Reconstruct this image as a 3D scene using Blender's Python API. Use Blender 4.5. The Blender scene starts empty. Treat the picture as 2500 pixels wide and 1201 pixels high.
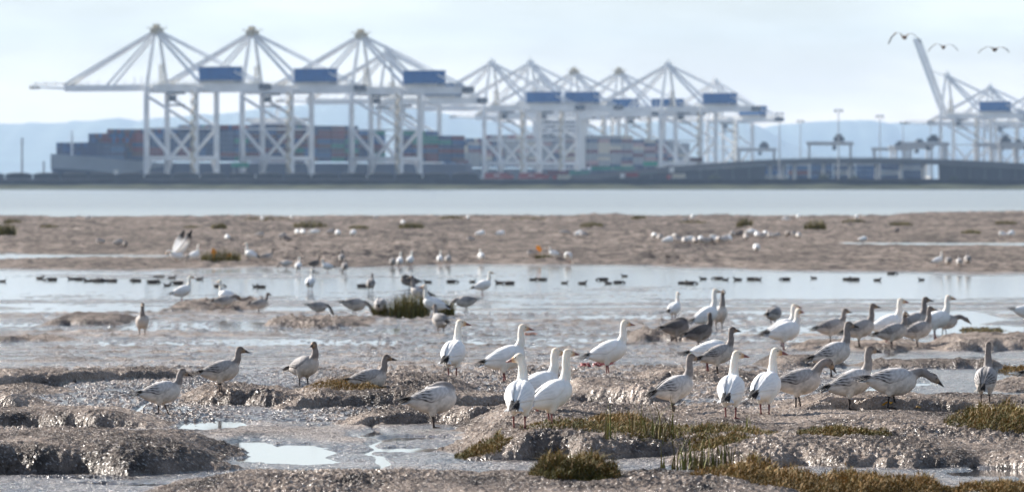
import bpy, bmesh, math, random
import numpy as np
from mathutils import Vector, Matrix, Euler

random.seed(7)
RNG = np.random.RandomState(11)
SC = bpy.context.scene
COL = SC.collection

# ------------------------------------------------------------------ camera
F = 20833.3            # focal length in photo pixels (300 mm on 36 mm, 2500 px)
HC = 2.2               # camera height
YH = 450.0             # horizon row in the photo
cam_data = bpy.data.cameras.new('camera')
cam = bpy.data.objects.new('camera', cam_data)
COL.objects.link(cam)
cam.location = (0, 0, HC)
cam.rotation_euler = (math.radians(90) - math.atan((600.5 - YH) / F), 0, 0)
cam_data.lens = 300
cam_data.sensor_width = 36
cam_data.clip_start = 1
cam_data.clip_end = 120000
cam_data.dof.use_dof = True
cam_data.dof.focus_distance = 80
cam_data.dof.aperture_fstop = 7.5
SC.camera = cam

# ------------------------------------------------------------------ sky, sun, exposure
SUN_EL, SUN_AZ = 29.0, -48.0      # azimuth from +Y, negative = to the left
world = bpy.data.worlds.new('World')
SC.world = world
world.use_nodes = True
wn, wl = world.node_tree.nodes, world.node_tree.links
wn.clear()
w_out = wn.new('ShaderNodeOutputWorld')
w_bg = wn.new('ShaderNodeBackground')
w_bg.inputs['Strength'].default_value = 0.06
sky = wn.new('ShaderNodeTexSky')
sky.sky_type = 'NISHITA'
sky.sun_disc = False
sky.sun_elevation = math.radians(SUN_EL)
sky.sun_rotation = math.radians(SUN_AZ)
sky.air_density = 1.0
sky.dust_density = 0.3
sky.ozone_density = 2.0
# thin streaky cloud over the whole sky
tc = wn.new('ShaderNodeTexCoord')
mp = wn.new('ShaderNodeMapping')
mp.inputs['Scale'].default_value = (6.0, 6.0, 26.0)
nz = wn.new('ShaderNodeTexNoise')
nz.inputs['Scale'].default_value = 3.0
nz.inputs['Detail'].default_value = 5.0
nz.inputs['Roughness'].default_value = 0.55
cr = wn.new('ShaderNodeValToRGB')
cr.color_ramp.elements[0].position = 0.38
cr.color_ramp.elements[0].color = (0, 0, 0, 1)
cr.color_ramp.elements[1].position = 0.60
cr.color_ramp.elements[1].color = (1, 1, 1, 1)
sepz = wn.new('ShaderNodeSeparateXYZ')
veil = wn.new('ShaderNodeMapRange')       # thin high veil, thicker toward the horizon all round
veil.inputs['From Min'].default_value = 0.0
veil.inputs['From Max'].default_value = 0.22
veil.inputs['To Min'].default_value = 0.85
veil.inputs['To Max'].default_value = 0.08
mulc = wn.new('ShaderNodeMath'); mulc.operation = 'MULTIPLY_ADD'; mulc.inputs[1].default_value = 0.06
mix = wn.new('ShaderNodeMix'); mix.data_type = 'RGBA'
hr = wn.new('ShaderNodeMapRange'); hr.inputs['From Max'].default_value = 0.08
vr = wn.new('ShaderNodeValToRGB')                    # veil colour by height: creamy at the horizon, cooler above, the same all round
vr.color_ramp.elements[0].color = (0.90, 0.66, 0.40, 1)
vr.color_ramp.elements[1].position = 1.0
vr.color_ramp.elements[1].color = (0.80, 0.80, 0.79, 1)
_e1 = vr.color_ramp.elements.new(0.22); _e1.color = (0.53, 0.57, 0.57, 1)
vmix = wn.new('ShaderNodeMix'); vmix.data_type = 'RGBA'; vmix.blend_type = 'MULTIPLY'; vmix.inputs['Factor'].default_value = 1
crg = wn.new('ShaderNodeMapRange')                   # streaky cloud brightens it
crg.inputs['To Min'].default_value = 8.7; crg.inputs['To Max'].default_value = 12.4
wl.new(cr.outputs['Color'], crg.inputs['Value'])
wl.new(vr.outputs['Color'], vmix.inputs['A'])
wl.new(crg.outputs['Result'], vmix.inputs['B'])
wl.new(vmix.outputs['Result'], mix.inputs['B'])
wl.new(tc.outputs['Generated'], mp.inputs['Vector'])
wl.new(mp.outputs['Vector'], nz.inputs['Vector'])
wl.new(nz.outputs['Fac'], cr.inputs['Fac'])
wl.new(tc.outputs['Generated'], sepz.inputs[0])
wl.new(sepz.outputs['Z'], veil.inputs['Value'])
wl.new(sepz.outputs['Z'], hr.inputs['Value'])
wl.new(hr.outputs['Result'], vr.inputs['Fac'])
wl.new(veil.outputs['Result'], mulc.inputs[2])
wl.new(cr.outputs['Color'], mulc.inputs[0])
wl.new(mulc.outputs[0], mix.inputs['Factor'])
wl.new(sky.outputs['Color'], mix.inputs['A'])
wl.new(mix.outputs['Result'], w_bg.inputs['Color'])
wl.new(w_bg.outputs['Background'], w_out.inputs['Surface'])

sun_data = bpy.data.lights.new('sun', 'SUN')
sun_data.energy = 5.0
sun_data.angle = math.radians(0.53)
sun_data.color = (1.0, 0.93, 0.84)
sun = bpy.data.objects.new('sun', sun_data)
COL.objects.link(sun)
_e, _a = math.radians(SUN_EL), math.radians(SUN_AZ)
SUN_DIR = Vector((math.sin(_a) * math.cos(_e), math.cos(_a) * math.cos(_e), math.sin(_e)))
sun.rotation_euler = SUN_DIR.to_track_quat('Z', 'Y').to_euler()
sun.location = (-60, 60, 60)

vs = SC.view_settings
vs.view_transform = 'Standard'
vs.look = 'None'
vs.gamma = 1.0
vs.use_curve_mapping = False
vs.exposure = 1.25
SC.cycles.use_denoising = True
SC.cycles.max_bounces = 6
SC.cycles.volume_bounces = 0
SC.cycles.sample_clamp_indirect = 8.0
SC.cycles.caustics_reflective = False
SC.cycles.caustics_refractive = False

# ------------------------------------------------------------------ helpers
def tag(o, label=None, cat=None, group=None, kind=None):
    if label: o['label'] = label
    if cat: o['category'] = cat
    if group: o['group'] = group
    if kind: o['kind'] = kind
    return o

def link(o, parent=None):
    COL.objects.link(o)
    if parent is not None:
        o.parent = parent
    return o

def empty(name, loc=(0, 0, 0), rz=0.0, scale=1.0):
    o = bpy.data.objects.new(name, None)
    o.empty_display_size = 0.1
    o.location = loc
    o.rotation_euler = (0, 0, rz)
    o.scale = (scale,) * 3
    return link(o)

def mesh_obj(name, me, mats, parent=None, smooth=False):
    if not isinstance(mats, (list, tuple)):
        mats = [mats]
    if not me.materials:
        for m in mats:
            me.materials.append(m)
    if smooth:
        me.shade_smooth()
    return link(bpy.data.objects.new(name, me), parent)

def bm_obj(name, bm, mats, parent=None, smooth=False):
    me = bpy.data.meshes.new(name)
    bm.normal_update()
    bm.to_mesh(me)
    bm.free()
    return mesh_obj(name, me, mats, parent, smooth)

def copy_tree(o, parent=None):
    c = o.copy()
    COL.objects.link(c)
    c.parent = parent
    for ch in o.children:
        copy_tree(ch, c)
    return c

def box(bm, c, s, rz=0.0, mi=0):
    r = bmesh.ops.create_cube(bm, size=1.0)
    M = Matrix.Translation(c) @ Matrix.Rotation(rz, 4, 'Z') @ Matrix.Diagonal((s[0], s[1], s[2], 1))
    bmesh.ops.transform(bm, matrix=M, verts=r['verts'])
    for v in r['verts']:
        for f in v.link_faces:
            f.material_index = mi
    return r['verts']

def beam(bm, a, b, w, h=None, w2=None):
    """square bar from a to b"""
    h = h or w
    a, b = Vector(a), Vector(b)
    d = b - a
    L = d.length
    q = d.to_track_quat('Z', 'Y').to_matrix().to_4x4()
    r = bmesh.ops.create_cube(bm, size=1.0)
    for v in r['verts']:
        k = 1.0 if w2 is None or v.co.z < 0 else w2 / w
        v.co.x *= w * k
        v.co.y *= h * k
        v.co.z *= L
    bmesh.ops.transform(bm, matrix=Matrix.Translation((a + b) / 2) @ q, verts=r['verts'])

def tube(bm, pts, rads, n=8, cap=True):
    """lofted round tube through points"""
    pts = [Vector(p) for p in pts]
    rings = []
    up = Vector((0, 1, 0))
    for i, p in enumerate(pts):
        t = (pts[min(i + 1, len(pts) - 1)] - pts[max(i - 1, 0)]).normalized()
        s = up - t * up.dot(t)
        if s.length < 1e-3:
            s = Vector((1, 0, 0)) - t * t.x
        s.normalize()
        u = t.cross(s)
        r = rads[i]
        rs, ru = r if isinstance(r, (tuple, list)) else (r, r)
        rings.append([bm.verts.new(p + s * (rs * math.cos(2 * math.pi * k / n)) + u * (ru * math.sin(2 * math.pi * k / n))) for k in range(n)])
    for a, b in zip(rings, rings[1:]):
        for k in range(n):
            bm.faces.new((a[k], a[(k + 1) % n], b[(k + 1) % n], b[k]))
    if cap:
        bm.faces.new(rings[0][::-1])
        bm.faces.new(rings[-1])
    return rings

# ------------------------------------------------------------------ materials
MATS = {}
def mat(name, color, rough=0.6, metal=0.0, spec=0.5, noise=None, bump=None, attr=None, emit=None):
    if name in MATS:
        return MATS[name]
    m = bpy.data.materials.new(name)
    m.use_nodes = True
    nt = m.node_tree
    b = nt.nodes['Principled BSDF']
    b.inputs['Base Color'].default_value = (*color, 1)
    b.inputs['Roughness'].default_value = rough
    b.inputs['Metallic'].default_value = metal
    b.inputs['Specular IOR Level'].default_value = spec
    src = None
    if attr:
        a = nt.nodes.new('ShaderNodeAttribute')
        a.attribute_name = attr
        src = a.outputs['Color']
    if noise:
        sc_, amt = noise
        t = nt.nodes.new('ShaderNodeTexCoord')
        n = nt.nodes.new('ShaderNodeTexNoise')
        n.inputs['Scale'].default_value = sc_
        n.inputs['Detail'].default_value = 6
        nt.links.new(t.outputs['Object'], n.inputs['Vector'])
        mr = nt.nodes.new('ShaderNodeMapRange')
        mr.inputs['From Min'].default_value = 0.3
        mr.inputs['From Max'].default_value = 0.7
        mr.inputs['To Min'].default_value = 1 - amt
        mr.inputs['To Max'].default_value = 1 + amt
        nt.links.new(n.outputs['Fac'], mr.inputs['Value'])
        mx = nt.nodes.new('ShaderNodeMix'); mx.data_type = 'RGBA'; mx.blend_type = 'MULTIPLY'
        mx.inputs['Factor'].default_value = 1
        if src is not None:
            nt.links.new(src, mx.inputs['A'])
        else:
            mx.inputs['A'].default_value = (*color, 1)
        nt.links.new(mr.outputs['Result'], mx.inputs['B'])
        src = mx.outputs['Result']
    if src is not None:
        nt.links.new(src, b.inputs['Base Color'])
    if bump:
        sc_, st, dist = bump
        t = nt.nodes.new('ShaderNodeTexCoord')
        n = nt.nodes.new('ShaderNodeTexNoise')
        n.inputs['Scale'].default_value = sc_
        n.inputs['Detail'].default_value = 4
        nt.links.new(t.outputs['Object'], n.inputs['Vector'])
        bp = nt.nodes.new('ShaderNodeBump')
        bp.inputs['Strength'].default_value = st
        bp.inputs['Distance'].default_value = dist
        nt.links.new(n.outputs['Fac'], bp.inputs['Height'])
        nt.links.new(bp.outputs['Normal'], b.inputs['Normal'])
    MATS[name] = m
    return m

# ------------------------------------------------------------------ numpy noise
def _hash(ix, iy, seed):
    h = ix.astype(np.uint32) * np.uint32(374761393) + iy.astype(np.uint32) * np.uint32(668265263) + np.uint32((seed * 974634777) & 0xFFFFFFFF)
    h = (h ^ (h >> np.uint32(13))) * np.uint32(1274126177)
    h = (h ^ (h >> np.uint32(16))) & np.uint32(0xFFFFFF)
    return h.astype(np.float32) * np.float32(1.0 / 0xFFFFFF)

def vnoise(x, y, seed=0):
    x, y = np.broadcast_arrays(np.asarray(x), np.asarray(y))
    ix, iy = np.floor(x), np.floor(y)
    fx, fy = (x - ix).astype(np.float32), (y - iy).astype(np.float32)
    fx = fx * fx * (3 - 2 * fx); fy = fy * fy * (3 - 2 * fy)
    ix = ix.astype(np.int32); iy = iy.astype(np.int32)
    a = _hash(ix, iy, seed); b = _hash(ix + 1, iy, seed)
    c = _hash(ix, iy + 1, seed); d = _hash(ix + 1, iy + 1, seed)
    return (a + (b - a) * fx) * (1 - fy) + (c + (d - c) * fx) * fy - 0.5

def fbm(x, y, seed=0, oct=4, gain=0.5):
    s = 0.0; a = 1.0
    for o in range(oct):
        s = s + a * vnoise(x * 2 ** o + 17.3 * o, y * 2 ** o - 9.1 * o, seed + o)
        a *= gain
    return s

def worley(x, y, seed=0):
    """F1 distance, about 0..0.9"""
    ix = np.floor(x).astype(np.int32); iy = np.floor(y).astype(np.int32)
    x = x.astype(np.float32); y = y.astype(np.float32)
    best = np.full(x.shape, 9.0, np.float32)
    val = np.zeros(x.shape, np.float32)
    for dx in (-1, 0, 1):
        for dy in (-1, 0, 1):
            jx, jy = ix + dx, iy + dy
            px = jx + _hash(jx, jy, seed + 5); py = jy + _hash(jx, jy, seed + 6)
            d2 = ((px - x) ** 2 + (py - y) ** 2).astype(np.float32)
            m = d2 < best
            best = np.where(m, d2, best)
            val = np.where(m, _hash(jx, jy, seed + 7), val)
    return np.sqrt(best), val

def sstep(a, b, x):
    t = np.clip((x - a) / (b - a), 0, 1)
    return t * t * (3 - 2 * t)

# ------------------------------------------------------------------ terrain
def water_z(Y):
    return -0.65 * sstep(92.0, 152.0, Y)

def depth_of(py, z):
    return F * (HC - z) / (py - YH)

def level_pt(px, py, extra=0.0):
    """the point of the local water level (plus extra) seen at a photo pixel"""
    d = 70.0 if py > 900 else 200.0
    for _ in range(60):
        d = 0.5 * d + 0.5 * depth_of(py, float(water_z(np.float64(d))) + extra)
    return (px - 1250) / F * d, d

# low mud banks: x left, x right, front foot row at left end, at right end, height, front slope length, depth, clod size factor
BANKS = [
    (300, 2080, 1262, 1275, 0.125, 2.6, 7.0),
    (-400, 548, 1152, 1156, 0.24, 2.2, 6.0),
    (-400, 402, 1052, 1048, 0.17, 0.9, 3.0),
    (-300, 104, 1004, 1000, 0.14, 0.7, 2.0),
    (-400, 480, 962, 925, 0.15, 1.2, 3.0),
    (-400, 160, 985, 965, 0.07, 1.0, 3.0),
    (430, 730, 990, 996, 0.12, 1.5, 5.0),
    (685, 1165, 1002, 996, 0.17, 0.8, 8.0),
    (850, 1262, 1046, 1042, 0.15, 0.7, 3.0),
    (985, 1300, 1006, 998, 0.14, 0.8, 3.0),
    (1375, 1650, 990, 984, 0.20, 0.8, 4.0),
    (1230, 1420, 1010, 1004, 0.12, 0.8, 4.0),
    (1098, 2000, 1128, 1110, 0.20, 2.2, 11.0),
    (1650, 2900, 1150, 1152, 0.14, 2.6, 13.0),
    (1690, 2900, 1100, 1100, 0.10, 1.3, 6.5),
    (1880, 2900, 1012, 1016, 0.19, 0.9, 3.5),
    (2300, 2900, 1080, 1075, 0.10, 2.0, 6.0),
    (2420, 2900, 960, 950, 0.12, 1.0, 4.0),
    (1880, 2080, 905, 900, 0.13, 2.5, 7.0),
    (1560, 1900, 940, 938, 0.10, 1.5, 5.0),
    (2120, 2480, 905, 900, 0.10, 2.0, 6.0),
    (1540, 1720, 838, 836, 0.14, 2.5, 8.0),
    (2300, 2800, 862, 858, 0.22, 4.0, 9.0),
    (1960, 2300, 862, 856, 0.10, 3.0, 8.0),
    (92, 292, 797, 797, 0.17, 4.0, 9.0),
    (-200, 160, 838, 836, 0.05, 2.0, 4.0),
    (640, 900, 800, 800, 0.10, 3.0, 9.0),
    (380, 620, 762, 762, 0.09, 4.0, 12.0),
]
# open pools: centre x, centre row, half width px, half height px
POOLS = [
    (680, 838, 480, 11), (560, 868, 330, 7), (470, 794, 190, 11), (1270, 829, 170, 4),
    (690, 1112, 150, 26), (585, 1085, 80, 14), (490, 1036, 95, 16), (1000, 1099, 95, 7),
    (1575, 889, 90, 9), (2440, 1156, 130, 12), (1850, 1139, 170, 8), (1010, 1070, 110, 6),
    (760, 1030, 90, 5), (330, 1184, 180, 5), (1720, 985, 60, 6), (1960, 980, 70, 6), (1690, 1010, 50, 4),
    (2420, 802, 110, 9), (2330, 775, 150, 14), (1780, 870, 120, 5),
    (1370, 845, 110, 4), (1130, 955, 60, 4), (2120, 915, 110, 4), (1620, 850, 60, 5),
    (180, 1170, 160, 4), (60, 745, 200, 5), (250, 760, 160, 5), (1180, 792, 170, 4), (1500, 775, 200, 5),
    (2000, 800, 120, 6), (780, 775, 130, 12), (620, 790, 60, 6),
]
_BK = []
for (xl, xr, pl, pr, h, fl, dp) in BANKS:
    X0, Y0 = level_pt(xl, pl); X1, Y1 = level_pt(xr, pr)
    _BK.append((X0, Y0, X1, Y1, h, max(.16, fl * 0.3), dp))
_PL = []
for (cx, cy, hw, hh) in POOLS:
    X0, Ya = level_pt(cx, cy + hh); _, Yb = level_pt(cx, cy - hh)
    _PL.append((X0, (Ya + Yb) / 2, hw / F * (Ya + Yb) / 2, (Yb - Ya) / 2))

def relief(X, Y, fine=True):
    """height over the local water level, and bank mask"""
    X = np.asarray(X, np.float64); Y = np.asarray(Y, np.float64)
    k = np.clip(Y / 80.0, 1.0, 6.0)
    # gently uneven mudflat, longer shapes farther out
    wx = fbm(X * 0.35 + 3, Y * 0.10, 21, 3) * 0.9
    r = 0.016 + 0.030 * fbm(X * 0.45 / k, Y * 0.16 / k, 1, 4) + 0.010 * fbm(X * 2.2 / k, Y * 0.9 / k, 4, 3)
    # farther out the flat lies in low bars along the shore with water standing between
    rm = 0.009 + 0.044 * fbm(X * 0.13 + 7, Y * 0.30, 13, 5, 0.6)
    tm = sstep(98, 118, Y)
    r = r * (1 - tm) + rm * tm
    # channel and far bank
    ch = sstep(202, 226, Y + 10 * fbm(X * 0.06, Y * 0.02, 31, 3)) * (1 - sstep(283, 300, Y + 48 * fbm(X * 0.07, Y * 0.004 + 2, 32, 4) + X * 0.35))
    bars = 0.075 * fbm(X * 0.10, Y * 0.045, 35, 4) - 0.029
    r = r * (1 - ch) + ch * bars
    tr = sstep(165, 198, Y) * (1 - ch)
    r = r - 0.010 * tr * (1 - sstep(290, 305, Y))
    fb = sstep(286, 312, Y + 48 * fbm(X * 0.07, Y * 0.004 + 2, 32, 4) + X * 0.35)
    r = r + fb * (0.06 + 0.16 * sstep(300, 620, Y) + 0.24 * fbm(X * 0.10, Y * 0.024, 41, 5))
    ds = sstep(318, 330, Y) * (1 - sstep(338, 352, Y)) * sstep(-2, -6, X + 2 * vnoise(X * .1, Y * .1, 7))
    r = r - 0.22 * ds
    ds = sstep(385, 400, Y) * (1 - sstep(408, 420, Y)) * sstep(14, 18, X)
    r = r - 0.3 * ds
    far = sstep(730, 775, Y + 150 * fbm(X * 0.045, Y * 0.004, 51, 4))
    r = r * (1 - far) - 0.4 * far
    bank = np.zeros_like(r) + 0.8 * fb * (1 - far)
    shp = r.shape
    r, bank, X, Y, k = (np.array(np.broadcast_to(v, shp), np.float64).ravel() for v in (r, bank, X, Y, k))
    wx = np.broadcast_to(wx, shp).ravel()
    face = np.zeros_like(r)
    for (X0, Y0, X1, Y1, h, fl, dp) in _BK:
        s_ = np.nonzero((X > X0 - 0.6) & (X < X1 + 0.6) & (Y > min(Y0, Y1) - 2.5) & (Y < max(Y0, Y1) + dp + 3.5))[0]
        if not len(s_):
            continue
        x, y = X[s_], Y[s_]
        t = np.clip((x - X0) / (X1 - X0), -0.3, 1.3)
        yf = Y0 + (Y1 - Y0) * t + 1.5 * fbm(x * 0.7 + Y0, 0 * x + h * 50, 61, 4, 0.6) * min(fl + .5, 1.6)
        ew = min(0.7, 0.22 * abs(X1 - X0))
        jx = 0.5 * fbm(0 * x + Y0, y * 0.9, 62, 3) * ew
        ex = sstep(X0 - 0.05, X0 + ew, x + jx) * (1 - sstep(X1 - ew, X1 + 0.05, x + jx))
        fr = np.clip((y - yf) / fl, 0, 1); fr = np.sqrt(1 - (1 - fr) ** 2)
        bk = 1 - sstep(yf + dp - 1.2, yf + dp + 0.6, y)
        m = fr * bk * ex
        hh = h * (0.90 + 0.34 * fbm(x * 0.6 + h * 90, y * 0.25, 63, 3)) + 0.06 * np.abs(fbm(x * 2.1, y * 0.9 + h * 40, 64, 3)) - 0.012
        r[s_] = np.maximum(r[s_], r[s_] * (1 - m) + hh * m)
        bank[s_] = np.maximum(bank[s_], np.clip(m * 10, 0, 1))
        face[s_] = np.maximum(face[s_], ex * bk * sstep(0.0, .25, fr) * (1 - sstep(.80, 1.0, (y - yf) / (fl + .5))))
    run = fbm(X * 0.42 / np.sqrt(k), Y * 0.11 / np.sqrt(k) + 5, 111, 4)
    r = r - 0.035 * (1 - sstep(0.0, 0.05, np.abs(run))) * (1 - bank) * (1 - sstep(180, 215, Y))
    for (cx, cy, rx, ry) in _PL:
        s_ = np.nonzero((np.abs(X - cx) < 1.7 * rx) & (np.abs(Y - cy) < 1.7 * ry))[0]
        if not len(s_):
            continue
        x, y, kk = X[s_], Y[s_], k[s_]
        q = np.sqrt(((x - cx) / rx) ** 2 + ((y - cy) / ry) ** 2) + 0.75 * fbm(x * 1.6 / kk + cx, y * 0.8 / kk, 71, 4)
        m = (1 - sstep(0.75, 1.1, q)) * (1 - 0.97 * bank[s_])
        r[s_] = r[s_] * (1 - m) - 0.017 * m
        bank[s_] *= (1 - m)
    if fine:
        # clods: rounded lumps trampled by the birds
        cs = np.where(Y < 100.8, 0.050, np.where(Y < 135, 0.085, np.where(Y < 200, 0.13, 0.55)))
        w1 = fbm(X * 9, Y * 5, 82, 2) * 1.3
        d1, v1 = worley(X / cs + wx + w1, Y / (cs * 1.5) + w1, 81)
        d2, v2 = worley(X / (cs * 0.48), Y / (cs * 0.7) + wx, 85)
        lump = (1 - np.clip(d1 * 1.2, 0, 1) ** 1.5) * (0.25 + 0.75 * v1)
        small = (1 - np.clip(d2 * 1.25, 0, 1) ** 2) * (0.3 + 0.7 * v2)
        patch = sstep(-0.15, 0.35, fbm(X * 0.8 / k, Y * 0.30 / k, 91, 4))
        sparse = (v1 > 0.84) * sstep(-0.1, 0.35, fbm(X * 0.5 / k, Y * 0.2 / k, 95, 2))
        amp = (0.006 + 0.006 * patch) * np.where(Y < 105, 1.0, np.where(Y < 190, .85, .35)) + bank * (0.006 + 0.030 * patch) * np.where(Y < 105, 1.0, 1.7) + 0.010 * face
        gs = np.where(Y < 100.8, 1.0, np.where(Y < 135, 1.7, np.where(Y < 200, 2.5, 6.0)))
        big = np.abs(fbm(X * 3.4 / k, Y * 1.9 / k, 99, 3))
        r = r + face * 0.05 * (big - .18) * gs + gs * (amp * lump + (0.003 + 0.009 * bank) * small + np.where(Y < 105, 0.027, np.where(Y < 190, 0.014, .002)) * sparse * lump * (1 - bank) - 0.35 * amp)
    return r.reshape(shp), bank.reshape(shp)

def height(X, Y, fine=False):
    r, b = relief(X, Y, fine)
    return water_z(np.asarray(Y, np.float64)) + r

def ground_at(px, py):
    """first hit of the terrain (or water) on the ray through a photo pixel"""
    d = np.linspace(57, 1400, 40000)
    X = (px - 1250) / F * d
    g = np.maximum(height(X, d), water_z(d))
    ray = HC - (py - YH) / F * d
    i = int(np.argmax(ray <= g + 1e-4))
    if i == 0:
        i = int(np.argmin(np.abs(ray - g)))
    return float(X[i]), float(d[i]), float(g[i])

def fan_strip(y0, y1, dk, ncol):
    n = int(math.log(y1 / y0) / dk) + 2
    Y = y0 * np.exp(np.linspace(0, math.log(y1 / y0), n))
    u = np.linspace(-1, 1, ncol)
    half = 0.06 * 1.22 * Y + 0.8
    XX = u[None, :] * half[:, None]
    YY = np.repeat(Y[:, None], ncol, 1)
    return XX, YY

def build_mud():
    verts, faces, wet = [], [], []
    off = 0
    for (y0, y1, dk, nc) in ((56, 101, 0.00054, 800), (100.6, 310, 0.0016, 360), (308, 900, 0.002, 240)):
        XX, YY = fan_strip(y0, y1, dk, nc)
        r, b = relief(XX, YY, True)
        Z = water_z(YY) + r
        nr = XX.shape[0]
        verts.append(np.stack([XX, YY, Z], -1).reshape(-1, 3))
        wet.append(np.stack([np.clip(1 - r / 0.052, 0, 1) * (1 - .9 * b), b, 0 * b, 0 * b + 1], -1).reshape(-1, 4))
        i = np.arange(nr - 1)[:, None] * nc + np.arange(nc - 1)[None, :]
        q = np.stack([i, i + 1, i + nc + 1, i + nc], -1).reshape(-1, 4) + off
        faces.append(q)
        off += nr * nc
    V = np.concatenate(verts).astype(np.float32)
    Q = np.concatenate(faces).astype(np.int32)
    Wt = np.concatenate(wet).astype(np.float32)
    me = bpy.data.meshes.new('mudflat')
    me.vertices.add(len(V)); me.vertices.foreach_set('co', V.ravel())
    me.loops.add(Q.size); me.loops.foreach_set('vertex_index', Q.ravel())
    me.polygons.add(len(Q))
    me.polygons.foreach_set('loop_start', np.arange(0, Q.size, 4, dtype=np.int32))
    me.update(calc_edges=True)
    a = me.attributes.new('wet', 'FLOAT_COLOR', 'POINT')
    a.data.foreach_set('color', Wt.ravel())
    me.shade_smooth()
    m = bpy.data.materials.new('wet_mud')
    m.use_nodes = True
    nt = m.node_tree; N = nt.nodes; L = nt.links
    b = N['Principled BSDF']
    at = N.new('ShaderNodeAttribute'); at.attribute_name = 'wet'
    sp = N.new('ShaderNodeSeparateColor'); L.new(at.outputs['Color'], sp.inputs['Color'])
    ge = N.new('ShaderNodeNewGeometry')
    n1 = N.new('ShaderNodeTexNoise'); n1.inputs['Scale'].default_value = 1.8; n1.inputs['Detail'].default_value = 10; n1.inputs['Roughness'].default_value = 0.68
    mpm = N.new('ShaderNodeMapping'); mpm.inputs['Scale'].default_value = (0.9, 0.22, 1.0)
    L.new(ge.outputs['Position'], mpm.inputs['Vector']); L.new(mpm.outputs['Vector'], n1.inputs['Vector'])
    c1 = N.new('ShaderNodeValToRGB')
    c1.color_ramp.elements[0].position = 0.36; c1.color_ramp.elements[0].color = (0.042, 0.033, 0.029, 1)
    c1.color_ramp.elements[1].position = 0.64; c1.color_ramp.elements[1].color = (0.45, 0.365, 0.305, 1)
    L.new(n1.outputs['Fac'], c1.inputs['Fac'])
    mx = N.new('ShaderNodeMix'); mx.data_type = 'RGBA'
    mx.inputs['B'].default_value = (0.045, 0.037, 0.034, 1)
    # broad darker and paler stretches of mud
    mpl = N.new('ShaderNodeMapping'); mpl.inputs['Scale'].default_value = (0.16, 0.035, 0.1)
    L.new(ge.outputs['Position'], mpl.inputs['Vector'])
    nl = N.new('ShaderNodeTexNoise'); nl.inputs['Scale'].default_value = 1.0; nl.inputs['Detail'].default_value = 6; nl.inputs['Roughness'].default_value = 0.6
    L.new(mpl.outputs['Vector'], nl.inputs['Vector'])
    rl = N.new('ShaderNodeMapRange'); rl.inputs['From Min'].default_value = 0.32; rl.inputs['From Max'].default_value = 0.68; rl.inputs['To Min'].default_value = 0.55; rl.inputs['To Max'].default_value = 1.35
    L.new(nl.outputs['Fac'], rl.inputs['Value'])
    ml2 = N.new('ShaderNodeMix'); ml2.data_type = 'RGBA'; ml2.blend_type = 'MULTIPLY'; ml2.inputs['Factor'].default_value = 1
    L.new(c1.outputs['Color'], ml2.inputs['A']); L.new(rl.outputs['Result'], ml2.inputs['B'])
    L.new(ml2.outputs['Result'], mx.inputs['A'])
    ml = N.new('ShaderNodeMath'); ml.operation = 'MULTIPLY'; ml.inputs[1].default_value = 0.75
    L.new(sp.outputs['Red'], ml.inputs[0])
    L.new(ml.outputs[0], mx.inputs['Factor'])
    L.new(mx.outputs['Result'], b.inputs['Base Color'])
    mr = N.new('ShaderNodeMapRange')
    mr.inputs['To Min'].default_value = 0.50; mr.inputs['To Max'].default_value = 0.17
    L.new(sp.outputs['Red'], mr.inputs['Value'])
    n3 = N.new('ShaderNodeTexNoise'); n3.inputs['Scale'].default_value = 7; n3.inputs['Detail'].default_value = 5
    L.new(ge.outputs['Position'], n3.inputs['Vector'])
    ad = N.new('ShaderNodeMath'); ad.operation = 'MULTIPLY_ADD'; ad.inputs[1].default_value = 0.24; ad.inputs[2].default_value = -0.12
    L.new(n3.outputs['Fac'], ad.inputs[0])
    ad2 = N.new('ShaderNodeMath'); ad2.operation = 'ADD'
    L.new(mr.outputs['Result'], ad2.inputs[0]); L.new(ad.outputs[0], ad2.inputs[1])
    # small wet spots that glint
    n4 = N.new('ShaderNodeTexNoise'); n4.inputs['Scale'].default_value = 38; n4.inputs['Detail'].default_value = 2
    L.new(ge.outputs['Position'], n4.inputs['Vector'])
    r4 = N.new('ShaderNodeMapRange'); r4.inputs['From Min'].default_value = 0.60; r4.inputs['From Max'].default_value = 0.66
    L.new(n4.outputs['Fac'], r4.inputs['Value'])
    x4 = N.new('ShaderNodeMix'); x4.data_type = 'FLOAT'; x4.inputs['B'].default_value = 0.16
    L.new(r4.outputs['Result'], x4.inputs['Factor']); L.new(ad2.outputs[0], x4.inputs['A'])
    L.new(x4.outputs['Result'], b.inputs['Roughness'])
    sr = N.new('ShaderNodeMapRange')
    sr.inputs['To Min'].default_value = 0.42; sr.inputs['To Max'].default_value = 0.5
    L.new(sp.outputs['Red'], sr.inputs['Value'])
    L.new(sr.outputs['Result'], b.inputs['Specular IOR Level'])
    n2 = N.new('ShaderNodeTexNoise'); n2.inputs['Scale'].default_value = 45; n2.inputs['Detail'].default_value = 4
    L.new(ge.outputs['Position'], n2.inputs['Vector'])
    bp = N.new('ShaderNodeBump'); bp.inputs['Strength'].default_value = 1.0; bp.inputs['Distance'].default_value = 0.032
    L.new(n2.outputs['Fac'], bp.inputs['Height'])
    n5 = N.new('ShaderNodeTexNoise'); n5.inputs['Scale'].default_value = 14; n5.inputs['Detail'].default_value = 3
    L.new(ge.outputs['Position'], n5.inputs['Vector'])
    bq = N.new('ShaderNodeBump'); bq.inputs['Strength'].default_value = 0.95; bq.inputs['Distance'].default_value = 0.09
    L.new(n5.outputs['Fac'], bq.inputs['Height']); L.new(bp.outputs['Normal'], bq.inputs['Normal'])
    L.new(bq.outputs['Normal'], b.inputs['Normal'])
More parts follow.
